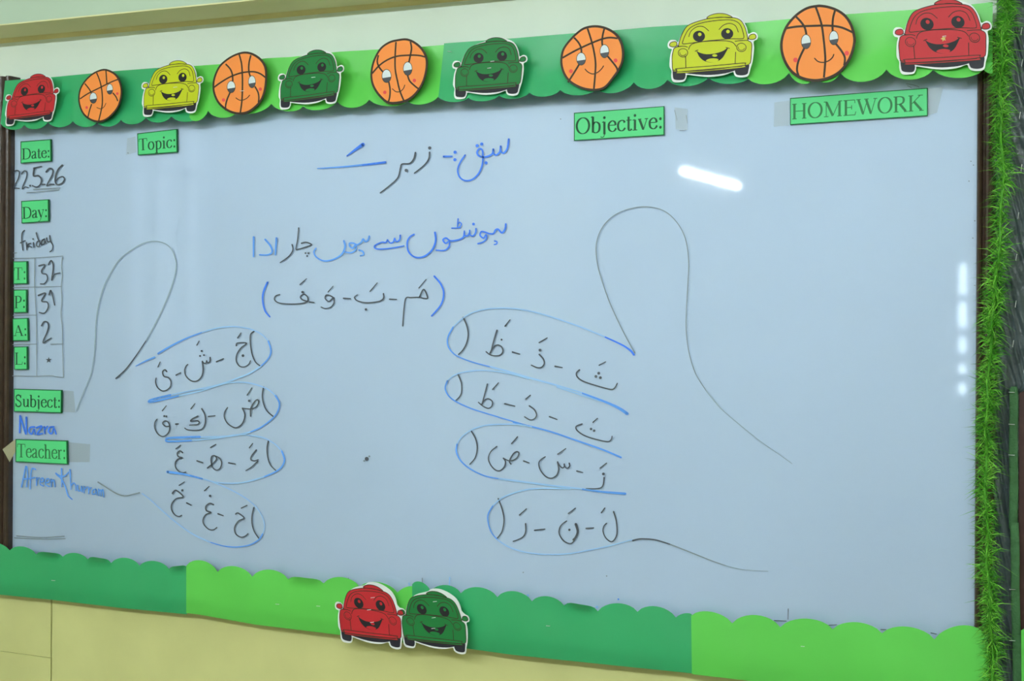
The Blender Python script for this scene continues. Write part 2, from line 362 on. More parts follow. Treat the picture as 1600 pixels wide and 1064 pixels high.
# --- left group of rows
ink('letter', 'black handwriting in the first row of the left group', gap=10.0, strokes=
    K('B', [(985, 138), (957, 163), (955, 230), (968, 315), (995, 378), (1036, 411)], [(845, 250), (855, 230), (925, 231), (882, 268), (850, 318), (845, 368), (868, 408), (905, 416), (940, 397), (956, 368)], [(690, 376), (745, 352)],
        [(641, 342), (640, 372), (624, 384), (614, 368)], [(614, 368), (608, 386), (592, 386), (580, 372)], [(580, 372), (586, 440), (575, 490), (540, 525), (495, 525), (455, 490), (442, 445), (452, 412), (466, 397)], [(375, 480), (411, 461)],
        [(302, 452), (288, 438), (270, 455), (280, 488), (315, 500), (335, 530), (330, 570), (300, 598), (265, 602), (230, 575), (215, 535), (219, 503)])
    + K('B', [(855, 190), (882, 150)], [(537, 246), (555, 214)], [(234, 416), (251, 377)], w=1.8) + dots('B', (897, 328), r=2.2) + dots('B', (562, 330), (592, 324), (574, 292), r=1.5))
ink('letter', 'black handwriting in the second row of the left group', gap=10.0, strokes=
    K('B', [(1058, 572), (1048, 640), (1060, 710), (1088, 763), (1132, 802)], [(957, 800), (958, 742), (984, 692), (1010, 672), (1020, 692), (1000, 728), (960, 743), (925, 742), (893, 738)], [(893, 738), (912, 790), (897, 850), (862, 884), (825, 888), (777, 856), (752, 810), (755, 768), (777, 733)], [(628, 803), (679, 797)],
        [(575, 742), (600, 790), (603, 850), (585, 893), (550, 910), (472, 908), (443, 893)], [(545, 800), (502, 822), (490, 840), (540, 836), (556, 848), (545, 864), (515, 868), (480, 870)], [(372, 862), (393, 860)],
        [(324, 878), (295, 880), (271, 857), (288, 838), (314, 848), (325, 882), (320, 920), (295, 950), (265, 958), (230, 935), (208, 890), (210, 850), (226, 824)])
    + K('B', [(930, 636), (966, 579)], [(491, 743), (523, 702)], [(268, 758), (299, 719)], w=1.8) + dots('B', (945, 680), r=1.9) + dots('B', (283, 800), (299, 802), r=1.6))
ink('letter', 'black handwriting in the third row of the left group', gap=10.0, strokes=
    K('C', [(1095, 145), (1085, 200), (1090, 270), (1112, 332), (1157, 378)], [(1001, 215), (967, 258), (958, 288), (984, 300), (1016, 291)], [(1012, 303), (962, 350), (920, 376)], [(785, 315), (836, 325)],
        [(620, 355), (668, 316), (691, 285), (680, 262), (655, 264), (648, 300), (662, 352), (692, 373), (720, 355), (730, 312), (712, 277), (680, 262)], [(538, 300), (584, 315)],
        [(426, 236), (405, 222), (385, 240), (393, 266), (424, 276), (393, 284), (370, 312), (372, 350), (395, 380), (425, 392), (450, 388)])
    + K('C', [(947, 198), (973, 164)], [(644, 196), (686, 171)], [(374, 206), (411, 177)], w=1.8))
ink('letter', 'black handwriting in the fourth row of the left group', gap=10.0, strokes=
    K('C', [(982, 665), (968, 730), (968, 790), (986, 852), (1023, 908)], [(840, 715), (860, 708), (906, 746), (862, 770), (832, 820), (840, 868), (880, 895), (915, 886), (936, 868)], [(702, 713), (743, 728)],
        [(668, 642), (638, 632), (608, 655), (612, 688), (646, 702), (605, 722), (585, 762), (595, 800), (630, 833), (665, 838), (693, 820)], [(458, 628), (493, 646)], [(345, 555), (375, 530), (431, 580), (377, 595), (342, 635), (340, 680), (365, 720), (395, 734), (419, 725)])
    + K('C', [(884, 669), (929, 647)], [(597, 533), (633, 499)], [(399, 491), (441, 464)], w=1.8) + dots('C', (640, 573), (424, 530), r=1.9))
loops('blue loop drawn around a left row', (5, 11, 14),
    [(MD, (1.2, 2.6), 'B', [(60, 410), (130, 372), (208, 340)]), (MD, (3.0, 1.8), 'B', [(235, 312), (330, 255), (450, 195), (580, 145)]), (PL, 2.0, 'B', [(580, 145), (700, 112), (830, 102), (950, 120), (1040, 160), (1095, 215)]), (MD, 2.4, 'B', [(1095, 215), (1115, 290), (1095, 350), (1035, 412)]),
     (PL, 2.2, 'B', [(1035, 412), (950, 465), (850, 505), (740, 545), (620, 575), (400, 620), (250, 652), (175, 676)]), (MD, 3.2, 'B', [(330, 636), (240, 656), (172, 676), (168, 690), (250, 676), (400, 640)]), (PL, 2.2, 'B', [(400, 640), (560, 605), (660, 572), (770, 542), (900, 536), (1000, 555), (1090, 590), (1150, 640)]),
     (MD, 2.4, 'B', [(1150, 640), (1181, 700), (1165, 770), (1120, 825), (1040, 885), (950, 925)]), (PL, 2.4, 'B', [(950, 925), (800, 955), (560, 965), (400, 975)]), (MD, 3.4, 'B', [(560, 962), (330, 970), (298, 984), (320, 998), (500, 990)]), (PL, 2.0, 'B', [(500, 990), (700, 970), (850, 945), (950, 950), (1050, 970)]),
     (PL, 2.0, 'C', [(950, 102), (1050, 118), (1140, 165), (1200, 225)]), (MD, 2.6, 'C', [(1200, 225), (1220, 290), (1200, 345), (1150, 385), (1060, 425)]), (PL, 2.2, 'C', [(1060, 425), (960, 455), (850, 474), (700, 470), (580, 440), (470, 410)]), (MD, (2.4, 4.0), 'C', [(580, 440), (440, 405), (308, 386)]),
     (PL, 1.7, 'C', [(660, 465), (780, 515), (900, 580), (990, 650), (1045, 730), (1065, 810), (1050, 870)]), (MD, 2.0, 'C', [(1050, 870), (1020, 915), (950, 955), (850, 972), (750, 965), (640, 935)]), (PL, 1.9, 'C', [(640, 935), (520, 880), (400, 800), (280, 700), (170, 600), (110, 555)])])
# --- right group of rows
ink('letter', 'black handwriting in the first row of the right group', gap=10.0, strokes=
    K('D', [(168, 130), (195, 190), (208, 260), (195, 330), (165, 385), (132, 418)], [(432, 230), (410, 300), (383, 404)], [(378, 408), (402, 366), (435, 345), (468, 360), (478, 395), (456, 424), (410, 429), (372, 417), (347, 397)], [(553, 400), (609, 416)], [(762, 418), (794, 455), (801, 490), (780, 518), (745, 521), (700, 502)], [(885, 511), (941, 521)],
        [(1076, 539), (1052, 565), (1062, 597), (1110, 630), (1220, 666), (1318, 691), (1350, 680), (1371, 644)], w=2.3)
    + K('D', [(494, 198), (534, 148)], [(761, 326), (824, 289)], [(1229, 503), (1280, 476)], w=1.9) + dots('D', (468, 303), r=1.5) + dots('D', (768, 385), (1204, 590), (1239, 600), (1226, 565), r=2.3))
ink('letter', 'black handwriting in the second row of the right group', gap=10.0, strokes=
    K('D', [(128, 575), (154, 640), (156, 710), (140, 748), (109, 779)], [(357, 650), (336, 730), (314, 812)], [(311, 812), (335, 776), (365, 765), (395, 785), (392, 820), (365, 839), (325, 823), (287, 792)], [(493, 803), (571, 822)], [(685, 820), (724, 850), (741, 890), (725, 920), (690, 929), (647, 905)], [(841, 904), (901, 926)])
    + K('E', [(1096, 12), (1050, 32), (1060, 65), (1120, 105), (1220, 136), (1298, 150), (1324, 132), (1330, 108)]) + K('D', [(398, 691), (444, 639)], [(657, 766), (693, 736)], [(1181, 948), (1216, 917)], w=1.8) + dots('E', (1166, 51), (1190, 65), r=2.0))
ink('letter', 'black handwriting in the third row of the right group', gap=10.0, strokes=
    K('E', [(233, 70), (266, 130), (278, 200), (262, 275), (220, 326)], [(540, 324), (530, 300), (558, 247), (588, 228), (603, 245), (582, 282), (532, 300), (482, 279)], [(482, 279), (498, 305), (490, 345), (457, 376), (420, 371), (382, 330), (365, 280), (385, 227), (431, 187)], [(640, 301), (683, 316)],
        [(996, 318), (999, 342), (980, 358), (962, 345), (957, 325)], [(957, 325), (956, 346), (942, 354), (922, 338), (905, 308)], [(905, 308), (913, 368), (896, 414), (855, 436), (810, 420), (770, 370), (758, 320), (775, 290), (809, 268)], [(1055, 379), (1101, 391)], [(1268, 430), (1262, 482), (1244, 509), (1200, 518), (1128, 517)])
    + K('E', [(546, 165), (593, 111)], [(906, 248), (969, 204)], [(1237, 356), (1287, 317)], w=1.9) + dots('E', (1262, 402), r=2.2))
ink('letter', 'black handwriting in the fourth row of the right group', gap=10.0, strokes=
    K('E', [(442, 595), (470, 670), (487, 758), (475, 840), (455, 878), (429, 908)], [(655, 790), (656, 850), (638, 890), (600, 913), (558, 928)], [(725, 842), (806, 832)], [(1050, 890), (1025, 935), (995, 945), (950, 921), (918, 870), (922, 822), (945, 790), (976, 769)], [(1127, 827), (1186, 823)],
        [(1342, 696), (1363, 770), (1369, 860), (1352, 910), (1322, 931), (1282, 902), (1260, 852), (1265, 812), (1286, 787)])
    + K('E', [(1047, 794), (1062, 850), (1048, 893), (1028, 915)], w=3.8) + K('E', [(607, 723), (662, 674)], [(989, 711), (1044, 669)], [(1246, 704), (1274, 667)], w=1.9) + dots('E', (997, 838), r=1.9))
loops('blue loop drawn around a right row', (6, 9, 13),
    [(BL, (3.4, 2.2), 'D', [(1500, 420), (1470, 385), (1400, 340), (1270, 280)]), (PL, 2.0, 'D', [(1270, 280), (1100, 210), (900, 140), (740, 92), (600, 65), (480, 57), (350, 65), (240, 92), (160, 140), (90, 205)]), (MD, 2.2, 'D', [(90, 205), (52, 275), (45, 330), (65, 380), (120, 430), (240, 478), (380, 515)]),
     (PL, 2.6, 'D', [(380, 515), (520, 552), (700, 605), (900, 660), (1100, 720), (1250, 775)]), (PL, 2.2, 'D', [(900, 672), (1100, 738), (1250, 786)]), (MD, (2.4, 5.0), 'D', [(1100, 722), (1250, 778), (1370, 830), (1447, 880)]),
     (PL, 2.0, 'D', [(680, 608), (560, 575), (430, 552), (300, 543), (180, 555), (100, 580), (45, 625)]), (MD, 2.2, 'D', [(45, 625), (28, 680), (50, 735), (110, 785), (230, 840), (370, 885), (520, 930), (660, 970)]), (MD, (2.2, 2.8), 'E', [(560, 0), (700, 32), (860, 75), (1050, 140), (1250, 210), (1400, 273)]),
     (PL, 2.0, 'E', [(700, 34), (600, 17), (500, 14), (350, 22), (240, 55), (160, 110), (120, 170)]), (MD, 2.4, 'E', [(120, 170), (115, 230), (150, 300), (220, 360), (330, 415), (450, 440)]), (PL, 2.8, 'E', [(450, 440), (620, 462), (850, 492), (1100, 520), (1260, 540)]), (MD, (2.2, 3.8), 'E', [(1100, 522), (1260, 542), (1432, 556)]),
     (PL, 2.2, 'E', [(1000, 518), (850, 514), (700, 519), (580, 545), (470, 590), (400, 650)]), (MD, 2.0, 'E', [(400, 650), (362, 720), (365, 790), (390, 860), (435, 915)]), (PL, 1.9, 'E', [(435, 915), (520, 970), (640, 1010), (800, 1030), (980, 1025), (1130, 1000), (1300, 965), (1450, 925), (1488, 917)])])
# --- thin drawn outlines
ink('thin_outline', 'thin grey loop trailing down to the right of the board',
    [(GR, 1.5, 'F', [(163, 446), (130, 385), (95, 310), (70, 240), (58, 190), (57, 140), (75, 95), (110, 62), (155, 45), (200, 41), (245, 53), (280, 85), (303, 130), (312, 190), (310, 250), (306, 320), (305, 380), (312, 440), (330, 500), (360, 550)]),
     (FT, (1.8, 1.0), 'F', [(360, 550), (400, 598), (450, 642), (510, 690), (560, 725), (598, 752)]), (BK, (2.6, 2.0), 'l', [(733, 212), (765, 204), (800, 202), (870, 208), (960, 235)]), (GR, (2.0, 1.2), 'l', [(960, 235), (1100, 290), (1200, 330), (1300, 365)]), (FT, (1.4, .8), 'l', [(1300, 365), (1400, 388), (1553, 398)])])
ink('thin_outline', 'thin grey loop at the left of the board',
    [(BK, (2.2, 1.4), 'g', [(905, 1005), (980, 935), (1060, 830), (1140, 710)]), (FT, 1.6, 'g', [(1140, 710), (1210, 580), (1270, 460), (1320, 340), (1360, 220), (1375, 120), (1365, 63), (1340, 0), (1290, -45), (1210, -65), (1120, -50), (1030, 0), (940, 70), (870, 170), (810, 290), (770, 430), (750, 560), (742, 700), (735, 820), (715, 950), (700, 1000), (650, 1120), (596, 1255)]),
     (GR, 1.9, 'h', [(765, 815), (850, 870), (920, 910), (980, 922), (1040, 910), (1090, 897)])])
# --- the column of notes at the left
ink('date_writing', 'date written in black marker', K('i', [(105, 402), (122, 383), (145, 385), (151, 405), (140, 450), (105, 516), (125, 519), (151, 522)], [(168, 408), (190, 385), (209, 397), (205, 440), (180, 500), (175, 526), (197, 510), (220, 516)], w=1.9) + dots('i', (235, 500), r=1.6)
    + K('i', [(267, 364), (262, 422), (300, 422), (322, 450), (315, 490), (285, 511), (253, 500)], [(264, 364), (323, 350)], [(328, 490), (352, 490)], [(360, 392), (385, 366), (412, 376), (410, 410), (390, 450), (365, 500), (392, 490), (422, 490)], [(486, 340), (455, 372), (435, 420), (432, 470), (450, 492), (485, 480), (503, 450), (490, 430), (457, 440), (438, 462)], w=2.5) + K('i', [(210, 555), (460, 533)], [(262, 530), (470, 517)], w=1.4, col=GR))
ink('day_writing', 'weekday written in black marker', K('i', [(191, 850), (173, 872), (170, 930), (178, 1002)], [(160, 946), (196, 929)], [(206, 945), (210, 1000)], [(208, 972), (222, 956), (240, 950)], [(212, 975), (230, 972), (246, 980)], [(261, 945), (264, 980)], [(312, 930), (290, 938), (285, 966), (303, 975), (312, 950)], [(283, 868), (298, 918), (326, 965)], [(347, 916), (326, 930), (326, 955), (344, 955), (352, 928), (358, 950)], [(364, 908), (370, 936), (388, 935)], [(388, 890), (394, 930), (412, 965), (408, 1000), (390, 1016)], w=2.1) + dots('i', (258, 916), r=1.3) + K('i', [(105, 1025), (131, 1024)], w=1.4, col=GR))
star = [(380 + (25 if k % 2 == 0 else 10) * math.sin(k * math.pi / 5), 862 - (25 if k % 2 == 0 else 10) * math.cos(k * math.pi / 5)) for k in range(10)]
ink('attendance_grid', 'thin grey grid lines of the attendance table', K('g', [(90, 68), (270, 65), (490, 50)], [(90, 296), (270, 292), (480, 287)], [(90, 514), (285, 511)], [(95, 741), (288, 737)], [(395, 738), (492, 735)], [(92, 985), (280, 988), (390, 984), (440, 992), (496, 998)], [(272, 65), (270, 290), (282, 510), (285, 740), (287, 985)], [(487, 60), (480, 130), (486, 200), (478, 290), (484, 390), (476, 500), (486, 610), (488, 740), (495, 998)], w=1.2, col=GR))
ink('attendance_numbers', 'handwritten attendance numbers and star', K('g', [(303, 126), (350, 119), (325, 163), (332, 186), (362, 194), (370, 230), (347, 265), (316, 268)], [(378, 116), (398, 86), (413, 110), (414, 160), (402, 241), (422, 198), (440, 188), (467, 182)], [(299, 357), (355, 340), (325, 400), (368, 410), (376, 450), (347, 495), (306, 490)], [(383, 352), (396, 318), (412, 370), (426, 433)], [(324, 594), (343, 564), (370, 568), (378, 602), (365, 650), (340, 705), (338, 728), (365, 711), (400, 690)], w=2.2))
mb = MB(); mb.face([W(*p, .02283) for p in cv('g', star)]); mb.build('star_mark', BK, board, fix=False)
ink('subject_writing', 'subject name in thick blue marker', K('h', [(157, 298), (153, 430)], [(157, 300), (200, 440)], [(205, 310), (203, 440)], [(268, 385), (235, 390), (225, 420), (247, 440), (265, 402), (276, 442)], [(285, 391), (327, 380), (290, 440), (331, 436)], [(345, 384), (349, 436)], [(348, 404), (371, 380)], [(418, 384), (388, 390), (378, 422), (403, 436), (420, 396), (437, 440)], w=2.8, col=BL))
ink('teacher_writing', 'handwritten name in blue marker', K('h', [(168, 852), (186, 765), (204, 690), (216, 760), (206, 852)], [(178, 792), (216, 790)], [(276, 716), (250, 710), (240, 760), (234, 870)], [(222, 790), (272, 779)], [(286, 780), (284, 842)], [(284, 802), (306, 780)], [(312, 815), (338, 808), (334, 785), (317, 792), (312, 830), (340, 846)], [(355, 820), (383, 813), (380, 790), (361, 795), (356, 835), (386, 850)], [(400, 793), (399, 852)], [(400, 817), (420, 800), (428, 852)], w=2.2, col=MD)
    + K('h', [(480, 710), (482, 852)], [(436, 746), (462, 764), (500, 770), (535, 738)], [(436, 746), (448, 762), (478, 790), (508, 848), (530, 918), (563, 950)], w=2.2, col=MD)
    + K('h', [(545, 718), (554, 872)], [(554, 842), (574, 822), (589, 840), (592, 882)], [(605, 840), (609, 880), (630, 880), (635, 845), (641, 892)], [(655, 848), (656, 900)], [(656, 872), (682, 852)], [(691, 855), (692, 906)], [(692, 876), (713, 858)], [(747, 870), (722, 880), (721, 908), (744, 904), (750, 874), (756, 916)], [(769, 870), (771, 922)], [(770, 892), (785, 876), (790, 922)], [(790, 892), (803, 874), (809, 932)], w=2.0, col=MD))
ink('ruled_line', 'grey double line low at the left', K('j', [(88, 195), (250, 203), (396, 200)], [(100, 183), (250, 193), (390, 185)], w=1.3, col=GR))
ink('marker_speck', 'specks and ticks left by markers', dots('p', (573, 717), r=3.2) + dots('p', (577, 713), (569, 720), r=1.5, col=GR) + dots('p', (876, 186), (948, 900), r=.9, col=GR) + K('m', [(123, 626), (121, 690)], [(38, 697), (110, 700)], [(368, 726), (416, 722)], [(684, 752), (716, 752)], [(988, 772), (1022, 779)], [(1440, 20), (1441, 22)], w=1.2)
    + K('k', [(1008, 440), (1010, 485)], [(560, 440), (562, 452)], w=1.2, col=GR) + K('k', [(1175, 435), (1172, 490)], [(928, 470), (930, 490)], w=1.6, col=PL) + dots('l', (645, 568), r=1.5, col=MD) + dots('l', (97, 545), (515, 615), r=2.0, col=PL) + dots('l', (574, 427), (68, 405), r=1.0, col=GR)
    + dots('p', (200, 239), (1521, 258), (1517, 252), (1523, 345), (1520, 372), (1514, 283), (1527, 242), (1523, 446), r=1.0, col=GR) + K('p', [(1054, 172), (1058, 188)], [(1072, 180), (1074, 192)], [(1062, 204), (1072, 203)], w=.8, col=GR) + K('p', [(1416, 131), (1428, 133), (1436, 136)], [(1418, 134), (1424, 137)], w=1.0, col=GR))

# ------------------------------------------------------------------ printed header cards
TH, TN = .105, .034
def ell(cx, cy, rx, ry, n=28): return [(cx + rx * math.sin(2 * math.pi * k / n), cy + ry * math.cos(2 * math.pi * k / n)) for k in range(n + 1)]
b_ = lambda x0, x1, y: ('s', [(x0, y), (x1, y)], TN)
Lp = lambda *p: ('c', list(p), None)
St = lambda *p: ('s', list(p), TH)
Tn = lambda *p: ('s', list(p), TN)
BOWL = [(.11, .35), (.2, .435), (.3, .435), (.4, .36), (.425, .225), (.39, .08), (.28, .01), (.18, .02), (.11, .07)]
GL = {'D': (.72, [St((.15, 0), (.15, .66)), Lp((.15, .645), (.32, .645), (.52, .59), (.62, .45), (.64, .33), (.62, .2), (.52, .07), (.32, .015), (.15, .015)), b_(.02, .2, .645), b_(.02, .2, .015)]),
      'a': (.44, [Lp((.07, .35), (.11, .42), (.19, .44), (.28, .41), (.31, .33), (.31, .1), (.34, .03), (.42, .05)), Lp((.31, .28), (.18, .22), (.08, .16), (.07, .1), (.1, .03), (.17, .02), (.25, .05), (.31, .11))]),
      't': (.29, [('c', [(.13, .57), (.13, .3), (.13, .1), (.16, .02), (.22, .02), (.28, .07)], None), b_(.02, .27, .43)]),
      'e': (.44, [b_(.07, .4, .27), Lp((.4, .27), (.37, .38), (.29, .44), (.21, .44), (.1, .36), (.07, .24), (.1, .1), (.19, .03), (.28, .02), (.36, .06), (.42, .14))]),
      ':': (.28, [('d', (.14, .06)), ('d', (.14, .4))]),
      'y': (.48, [St((.07, .44), (.25, .03)), Tn((.43, .44), (.25, .0), (.18, -.14), (.11, -.2), (.04, -.18)), b_(0, .16, .44), b_(.32, .48, .44)]),
      'T': (.61, [St((.3, 0), (.3, .65)), b_(.03, .57, .645), Tn((.035, .65), (.025, .5)), Tn((.565, .65), (.58, .5)), b_(.19, .41, .015)]),
      'o': (.5, [Lp(*ell(.25, .22, .18, .215))]), 'O': (.72, [Lp(*ell(.36, .33, .29, .325))]),
      'p': (.5, [St((.13, -.21), (.13, .43)), Lp(*BOWL), b_(.02, .22, -.2), Tn((.02, .41), (.12, .44))]), 'b': (.5, [St((.11, .02), (.11, .67)), Lp(*BOWL), Tn((.01, .65), (.11, .68))]),
      'i': (.28, [St((.14, 0), (.14, .43)), ('d', (.14, .6)), b_(.03, .25, .015), Tn((.03, .41), (.13, .44))]),
      'j': (.28, [St((.15, .43), (.15, -.08)), Tn((.17, -.06), (.12, -.18), (.04, -.2), (-.03, -.17)), ('d', (.15, .6)), Tn((.04, .41), (.14, .44))]),
      'c': (.44, [Lp((.38, .34), (.35, .41), (.25, .44), (.12, .38), (.07, .24), (.11, .08), (.22, .02), (.32, .04), (.41, .13))]),
      'v': (.48, [St((.07, .44), (.25, .02)), Tn((.42, .44), (.26, .0)), b_(0, .16, .44), b_(.32, .48, .44)]),
      'S': (.55, [Tn((.45, .66), (.44, .48)), ('w', [(.44, .5), (.37, .62), (.25, .65), (.13, .6), (.1, .5), (.15, .41), (.27, .35), (.4, .27), (.45, .16), (.4, .06), (.27, .015), (.15, .05), (.08, .18)], .075), Tn((.06, .2), (.07, 0))]),
      'u': (.5, [('c', [(.11, .44), (.11, .25), (.12, .1), (.17, .03), (.24, .02), (.32, .06), (.38, .12)], None), St((.39, .44), (.39, .01)), b_(.02, .12, .43), b_(.3, .4, .43), b_(.39, .48, .02)]),
      'h': (.5, [St((.11, .67), (.11, 0)), Lp((.11, .33), (.2, .42), (.3, .43), (.37, .35), (.38, .2), (.38, 0)), b_(.01, .22, .015), b_(.28, .49, .015), Tn((.01, .65), (.1, .68))]),
      'r': (.35, [St((.12, .43), (.12, 0)), ('w', [(.13, .32), (.2, .41), (.27, .43), (.33, .4)], .05), b_(.02, .24, .015), Tn((.02, .41), (.12, .44))]),
      'H': (.72, [St((.14, 0), (.14, .65)), St((.58, 0), (.58, .65)), b_(.14, .58, .34)] + [b_(x - .1, x + .1, y) for x in (.14, .58) for y in (.015, .645)]),
      'M': (.89, [Tn((.14, 0), (.14, .65)), St((.15, .63), (.44, .04)), Tn((.44, .04), (.73, .63)), St((.74, .65), (.74, 0)), b_(.04, .24, .015), b_(.64, .84, .015), b_(.03, .17, .645), b_(.72, .86, .645)]),
      'E': (.61, [St((.14, 0), (.14, .65)), b_(.03, .54, .645), b_(.14, .4, .34), b_(.03, .56, .015), Tn((.54, .65), (.55, .51)), Tn((.55, .01), (.59, .15)), Tn((.4, .25), (.4, .43))]),
      'W': (.94, [St((.1, .63), (.31, .03)), Tn((.31, .0), (.48, .55)), St((.45, .63), (.66, .03)), Tn((.66, .0), (.87, .65)), b_(.0, .2, .645), b_(.36, .56, .645), b_(.78, .95, .645)]),
      'R': (.67, [St((.14, 0), (.14, .65)), Lp((.14, .645), (.32, .645), (.45, .6), (.49, .5), (.45, .39), (.32, .335), (.14, .335)), St((.31, .34), (.58, .03)), b_(.03, .25, .015), b_(.5, .67, .015), b_(.03, .2, .645)]),
      'K': (.72, [St((.14, 0), (.14, .65)), Tn((.15, .28), (.56, .64)), St((.28, .4), (.62, .03)), b_(.03, .25, .015), b_(.03, .25, .645), b_(.46, .68, .645), b_(.52, .72, .015)]),
      'P': (.56, [St((.14, 0), (.14, .65)), Lp((.14, .645), (.3, .645), (.43, .6), (.48, .49), (.43, .36), (.3, .31), (.14, .31)), b_(.03, .26, .015), b_(.03, .2, .645)]),
      'A': (.72, [Tn((.1, .0), (.35, .66)), St((.35, .63), (.6, .02)), b_(.18, .5, .22), b_(.0, .2, .015), b_(.5, .72, .015)]),
      'L': (.61, [St((.14, 0), (.14, .65)), b_(.03, .54, .015), Tn((.54, .01), (.58, .16)), b_(.03, .26, .645)])}
def letters(mb, text, quad, u0, u1, vb, vc, d_):
    tot = sum(GL[c][0] for c in text); x = 0.0
    def put(ex, ey):
        u = u0 + (u1 - u0) * ex / tot; v = vb + (vc - vb) * ey / .66
        q = quad; a = (q[0][0] + (q[1][0] - q[0][0]) * u, q[0][1] + (q[1][1] - q[0][1]) * u); b = (q[3][0] + (q[2][0] - q[3][0]) * u, q[3][1] + (q[2][1] - q[3][1]) * u)
        return W(a[0] + (b[0] - a[0]) * v, a[1] + (b[1] - a[1]) * v, d_)
    for c in text:
        adv, ss = GL[c]
        for s in ss:
            if s[0] == 'd': disc(mb, (x + s[1][0], s[1][1]), .06, .06, put, 12); continue
            pts = [(x + p[0], p[1]) for p in s[1]]
            if s[0] == 's': ribbon(mb, pts, s[2], put, caps=False)
            elif s[0] == 'w': ribbon(mb, smooth(pts, 5), s[2], put, caps=False)
            else: ribbon(mb, smooth(pts, 5), lambda t, dx, dy: TN + (TH * .95 - TN) * abs(dy) ** 1.3, put, caps=False)
        x += adv
def header(text, label, crop, quad, uv, faded=False, thick=.0042):
    q = cv(crop, quad); df = .0226 + thick
    c = W(sum(p[0] for p in q) / 4, sum(p[1] for p in q) / 4, .0226)
    t = thing('header_card', label, 'header card', c, 'green printed header cards on the board')
    mb = MB(); fr = [W(*p, df) for p in q]; mb.slab(fr, [Vector((p.x, -.02265, p.z)) for p in fr]); mb.build('card', 'label_edge', t)
    ins = lambda k: [W(p[0] + (sum(a[0] for a in q) / 4 - p[0]) * k / max(1, abs(p[0] - sum(a[0] for a in q) / 4)), p[1] + (sum(a[1] for a in q) / 4 - p[1]) * k / max(1, abs(p[1] - sum(a[1] for a in q) / 4)), df + .0001) for p in q]
    mb = MB(); mb.face(ins(1.3)); mb.build('printed_face', 'label_green', t, fix=False)
    mb = MB(); letters(mb, text, q, *uv, df + .0002); mb.build('lettering', 'letter_faded' if faded else 'letter_ink', t, fix=False)
header('Date:', 'small green card reading Date, at the top left of the board', 'i', [(160, 155), (397, 137), (399, 310), (160, 326)], (.04, .98, .83, .33))
header('Topic:', 'small green card reading Topic, under the yellow car', 'i', [(1070, 92), (1381, 57), (1383, 240), (1075, 263)], (.03, .98, .79, .26))
header('Day:', 'small green card reading Day, under the handwritten date', 'i', [(165, 620), (379, 606), (381, 780), (168, 794)], (.03, .97, .8, .28))
header('T:', 'tiny green card with the letter T, topmost of the four attendance cards', 'g', [(103, 92), (211, 90), (213, 268), (103, 270)], (.06, .95, .81, .27), True)
header('P:', 'tiny green card with the letter P, below the T card', 'g', [(105, 313), (208, 311), (208, 492), (105, 494)], (.06, .95, .8, .27))
header('A:', 'tiny green card with the letter A, below the P card', 'g', [(97, 537), (216, 533), (221, 712), (100, 713)], (.06, .95, .78, .3))
header('L:', 'tiny green card with the letter L, lowest of the four attendance cards', 'g', [(107, 757), (213, 755), (214, 937), (110, 938)], (.06, .95, .78, .26))
header('Subject:', 'green card reading Subject, below the attendance table', 'h', [(107, 87), (481, 97), (479, 277), (107, 266)], (.02, .99, .78, .26))
header('Teacher:', 'worn green card with faded word Teacher, taped at the lower left', 'h', [(121, 480), (523, 492), (526, 678), (120, 658)], (.03, .98, .79, .2), True)
header('Objective:', 'green card reading Objective, at the upper middle of the board', 'c', [(1027, 705), (1592, 663), (1592, 845), (1027, 880)], (.015, .99, .77, .2), thick=.0015)
header('HOMEWORK', 'long green card reading HOMEWORK, at the top right of the board', 'p', [(1234.3, 153.2), (1449.6, 137.2), (1449.6, 181.2), (1234.3, 195.2)], (.01, .97, .8, .23), True, thick=.0015)
def tape(label, quad, d_=.0229):
    mb = MB(); n = 5; rows = []
    for a in range(n):
        r = []
        for c in range(n):
            u, v = c / (n - 1), a / (n - 1); q = quad
            x = (q[0][0] * (1 - u) + q[1][0] * u) * (1 - v) + (q[3][0] * (1 - u) + q[2][0] * u) * v
            y = (q[0][1] * (1 - u) + q[1][1] * u) * (1 - v) + (q[3][1] * (1 - u) + q[2][1] * u) * v
            r.append(W(x, y, d_ + random.uniform(0, .0002)))
        rows.append(r)
    mb.grid(rows); tag(mb.build('clear_tape', 'tape_film', smooth=True), label, 'tape', 'bits of clear tape on the board')
tape('clear tape scrap right of the Objective card', [(1054, 168), (1074, 170), (1074, 203), (1056, 202)])
tape('clear tape scrap left of the HOMEWORK card', [(1210, 160), (1233, 157), (1233, 196), (1209, 198)])
tape('clear tape scrap right of the HOMEWORK card', [(1450, 138), (1474, 136), (1464, 176), (1450, 180)])
tape('clear tape scrap right of the Subject card', [(98, 610), (115, 611), (118, 644), (98, 644)])
tape('clear tape scrap right of the Teacher card', [(107, 691), (141, 694), (140, 722), (107, 722)])
tape('crumpled tape scrap left of the Topic card', [(199, 216), (212, 213), (213, 238), (197, 242)])
tape('clear tape scrap crossing the brown frame left of the Teacher card', [(4, 702), (24, 686), (24, 706), (15, 722)], .044)

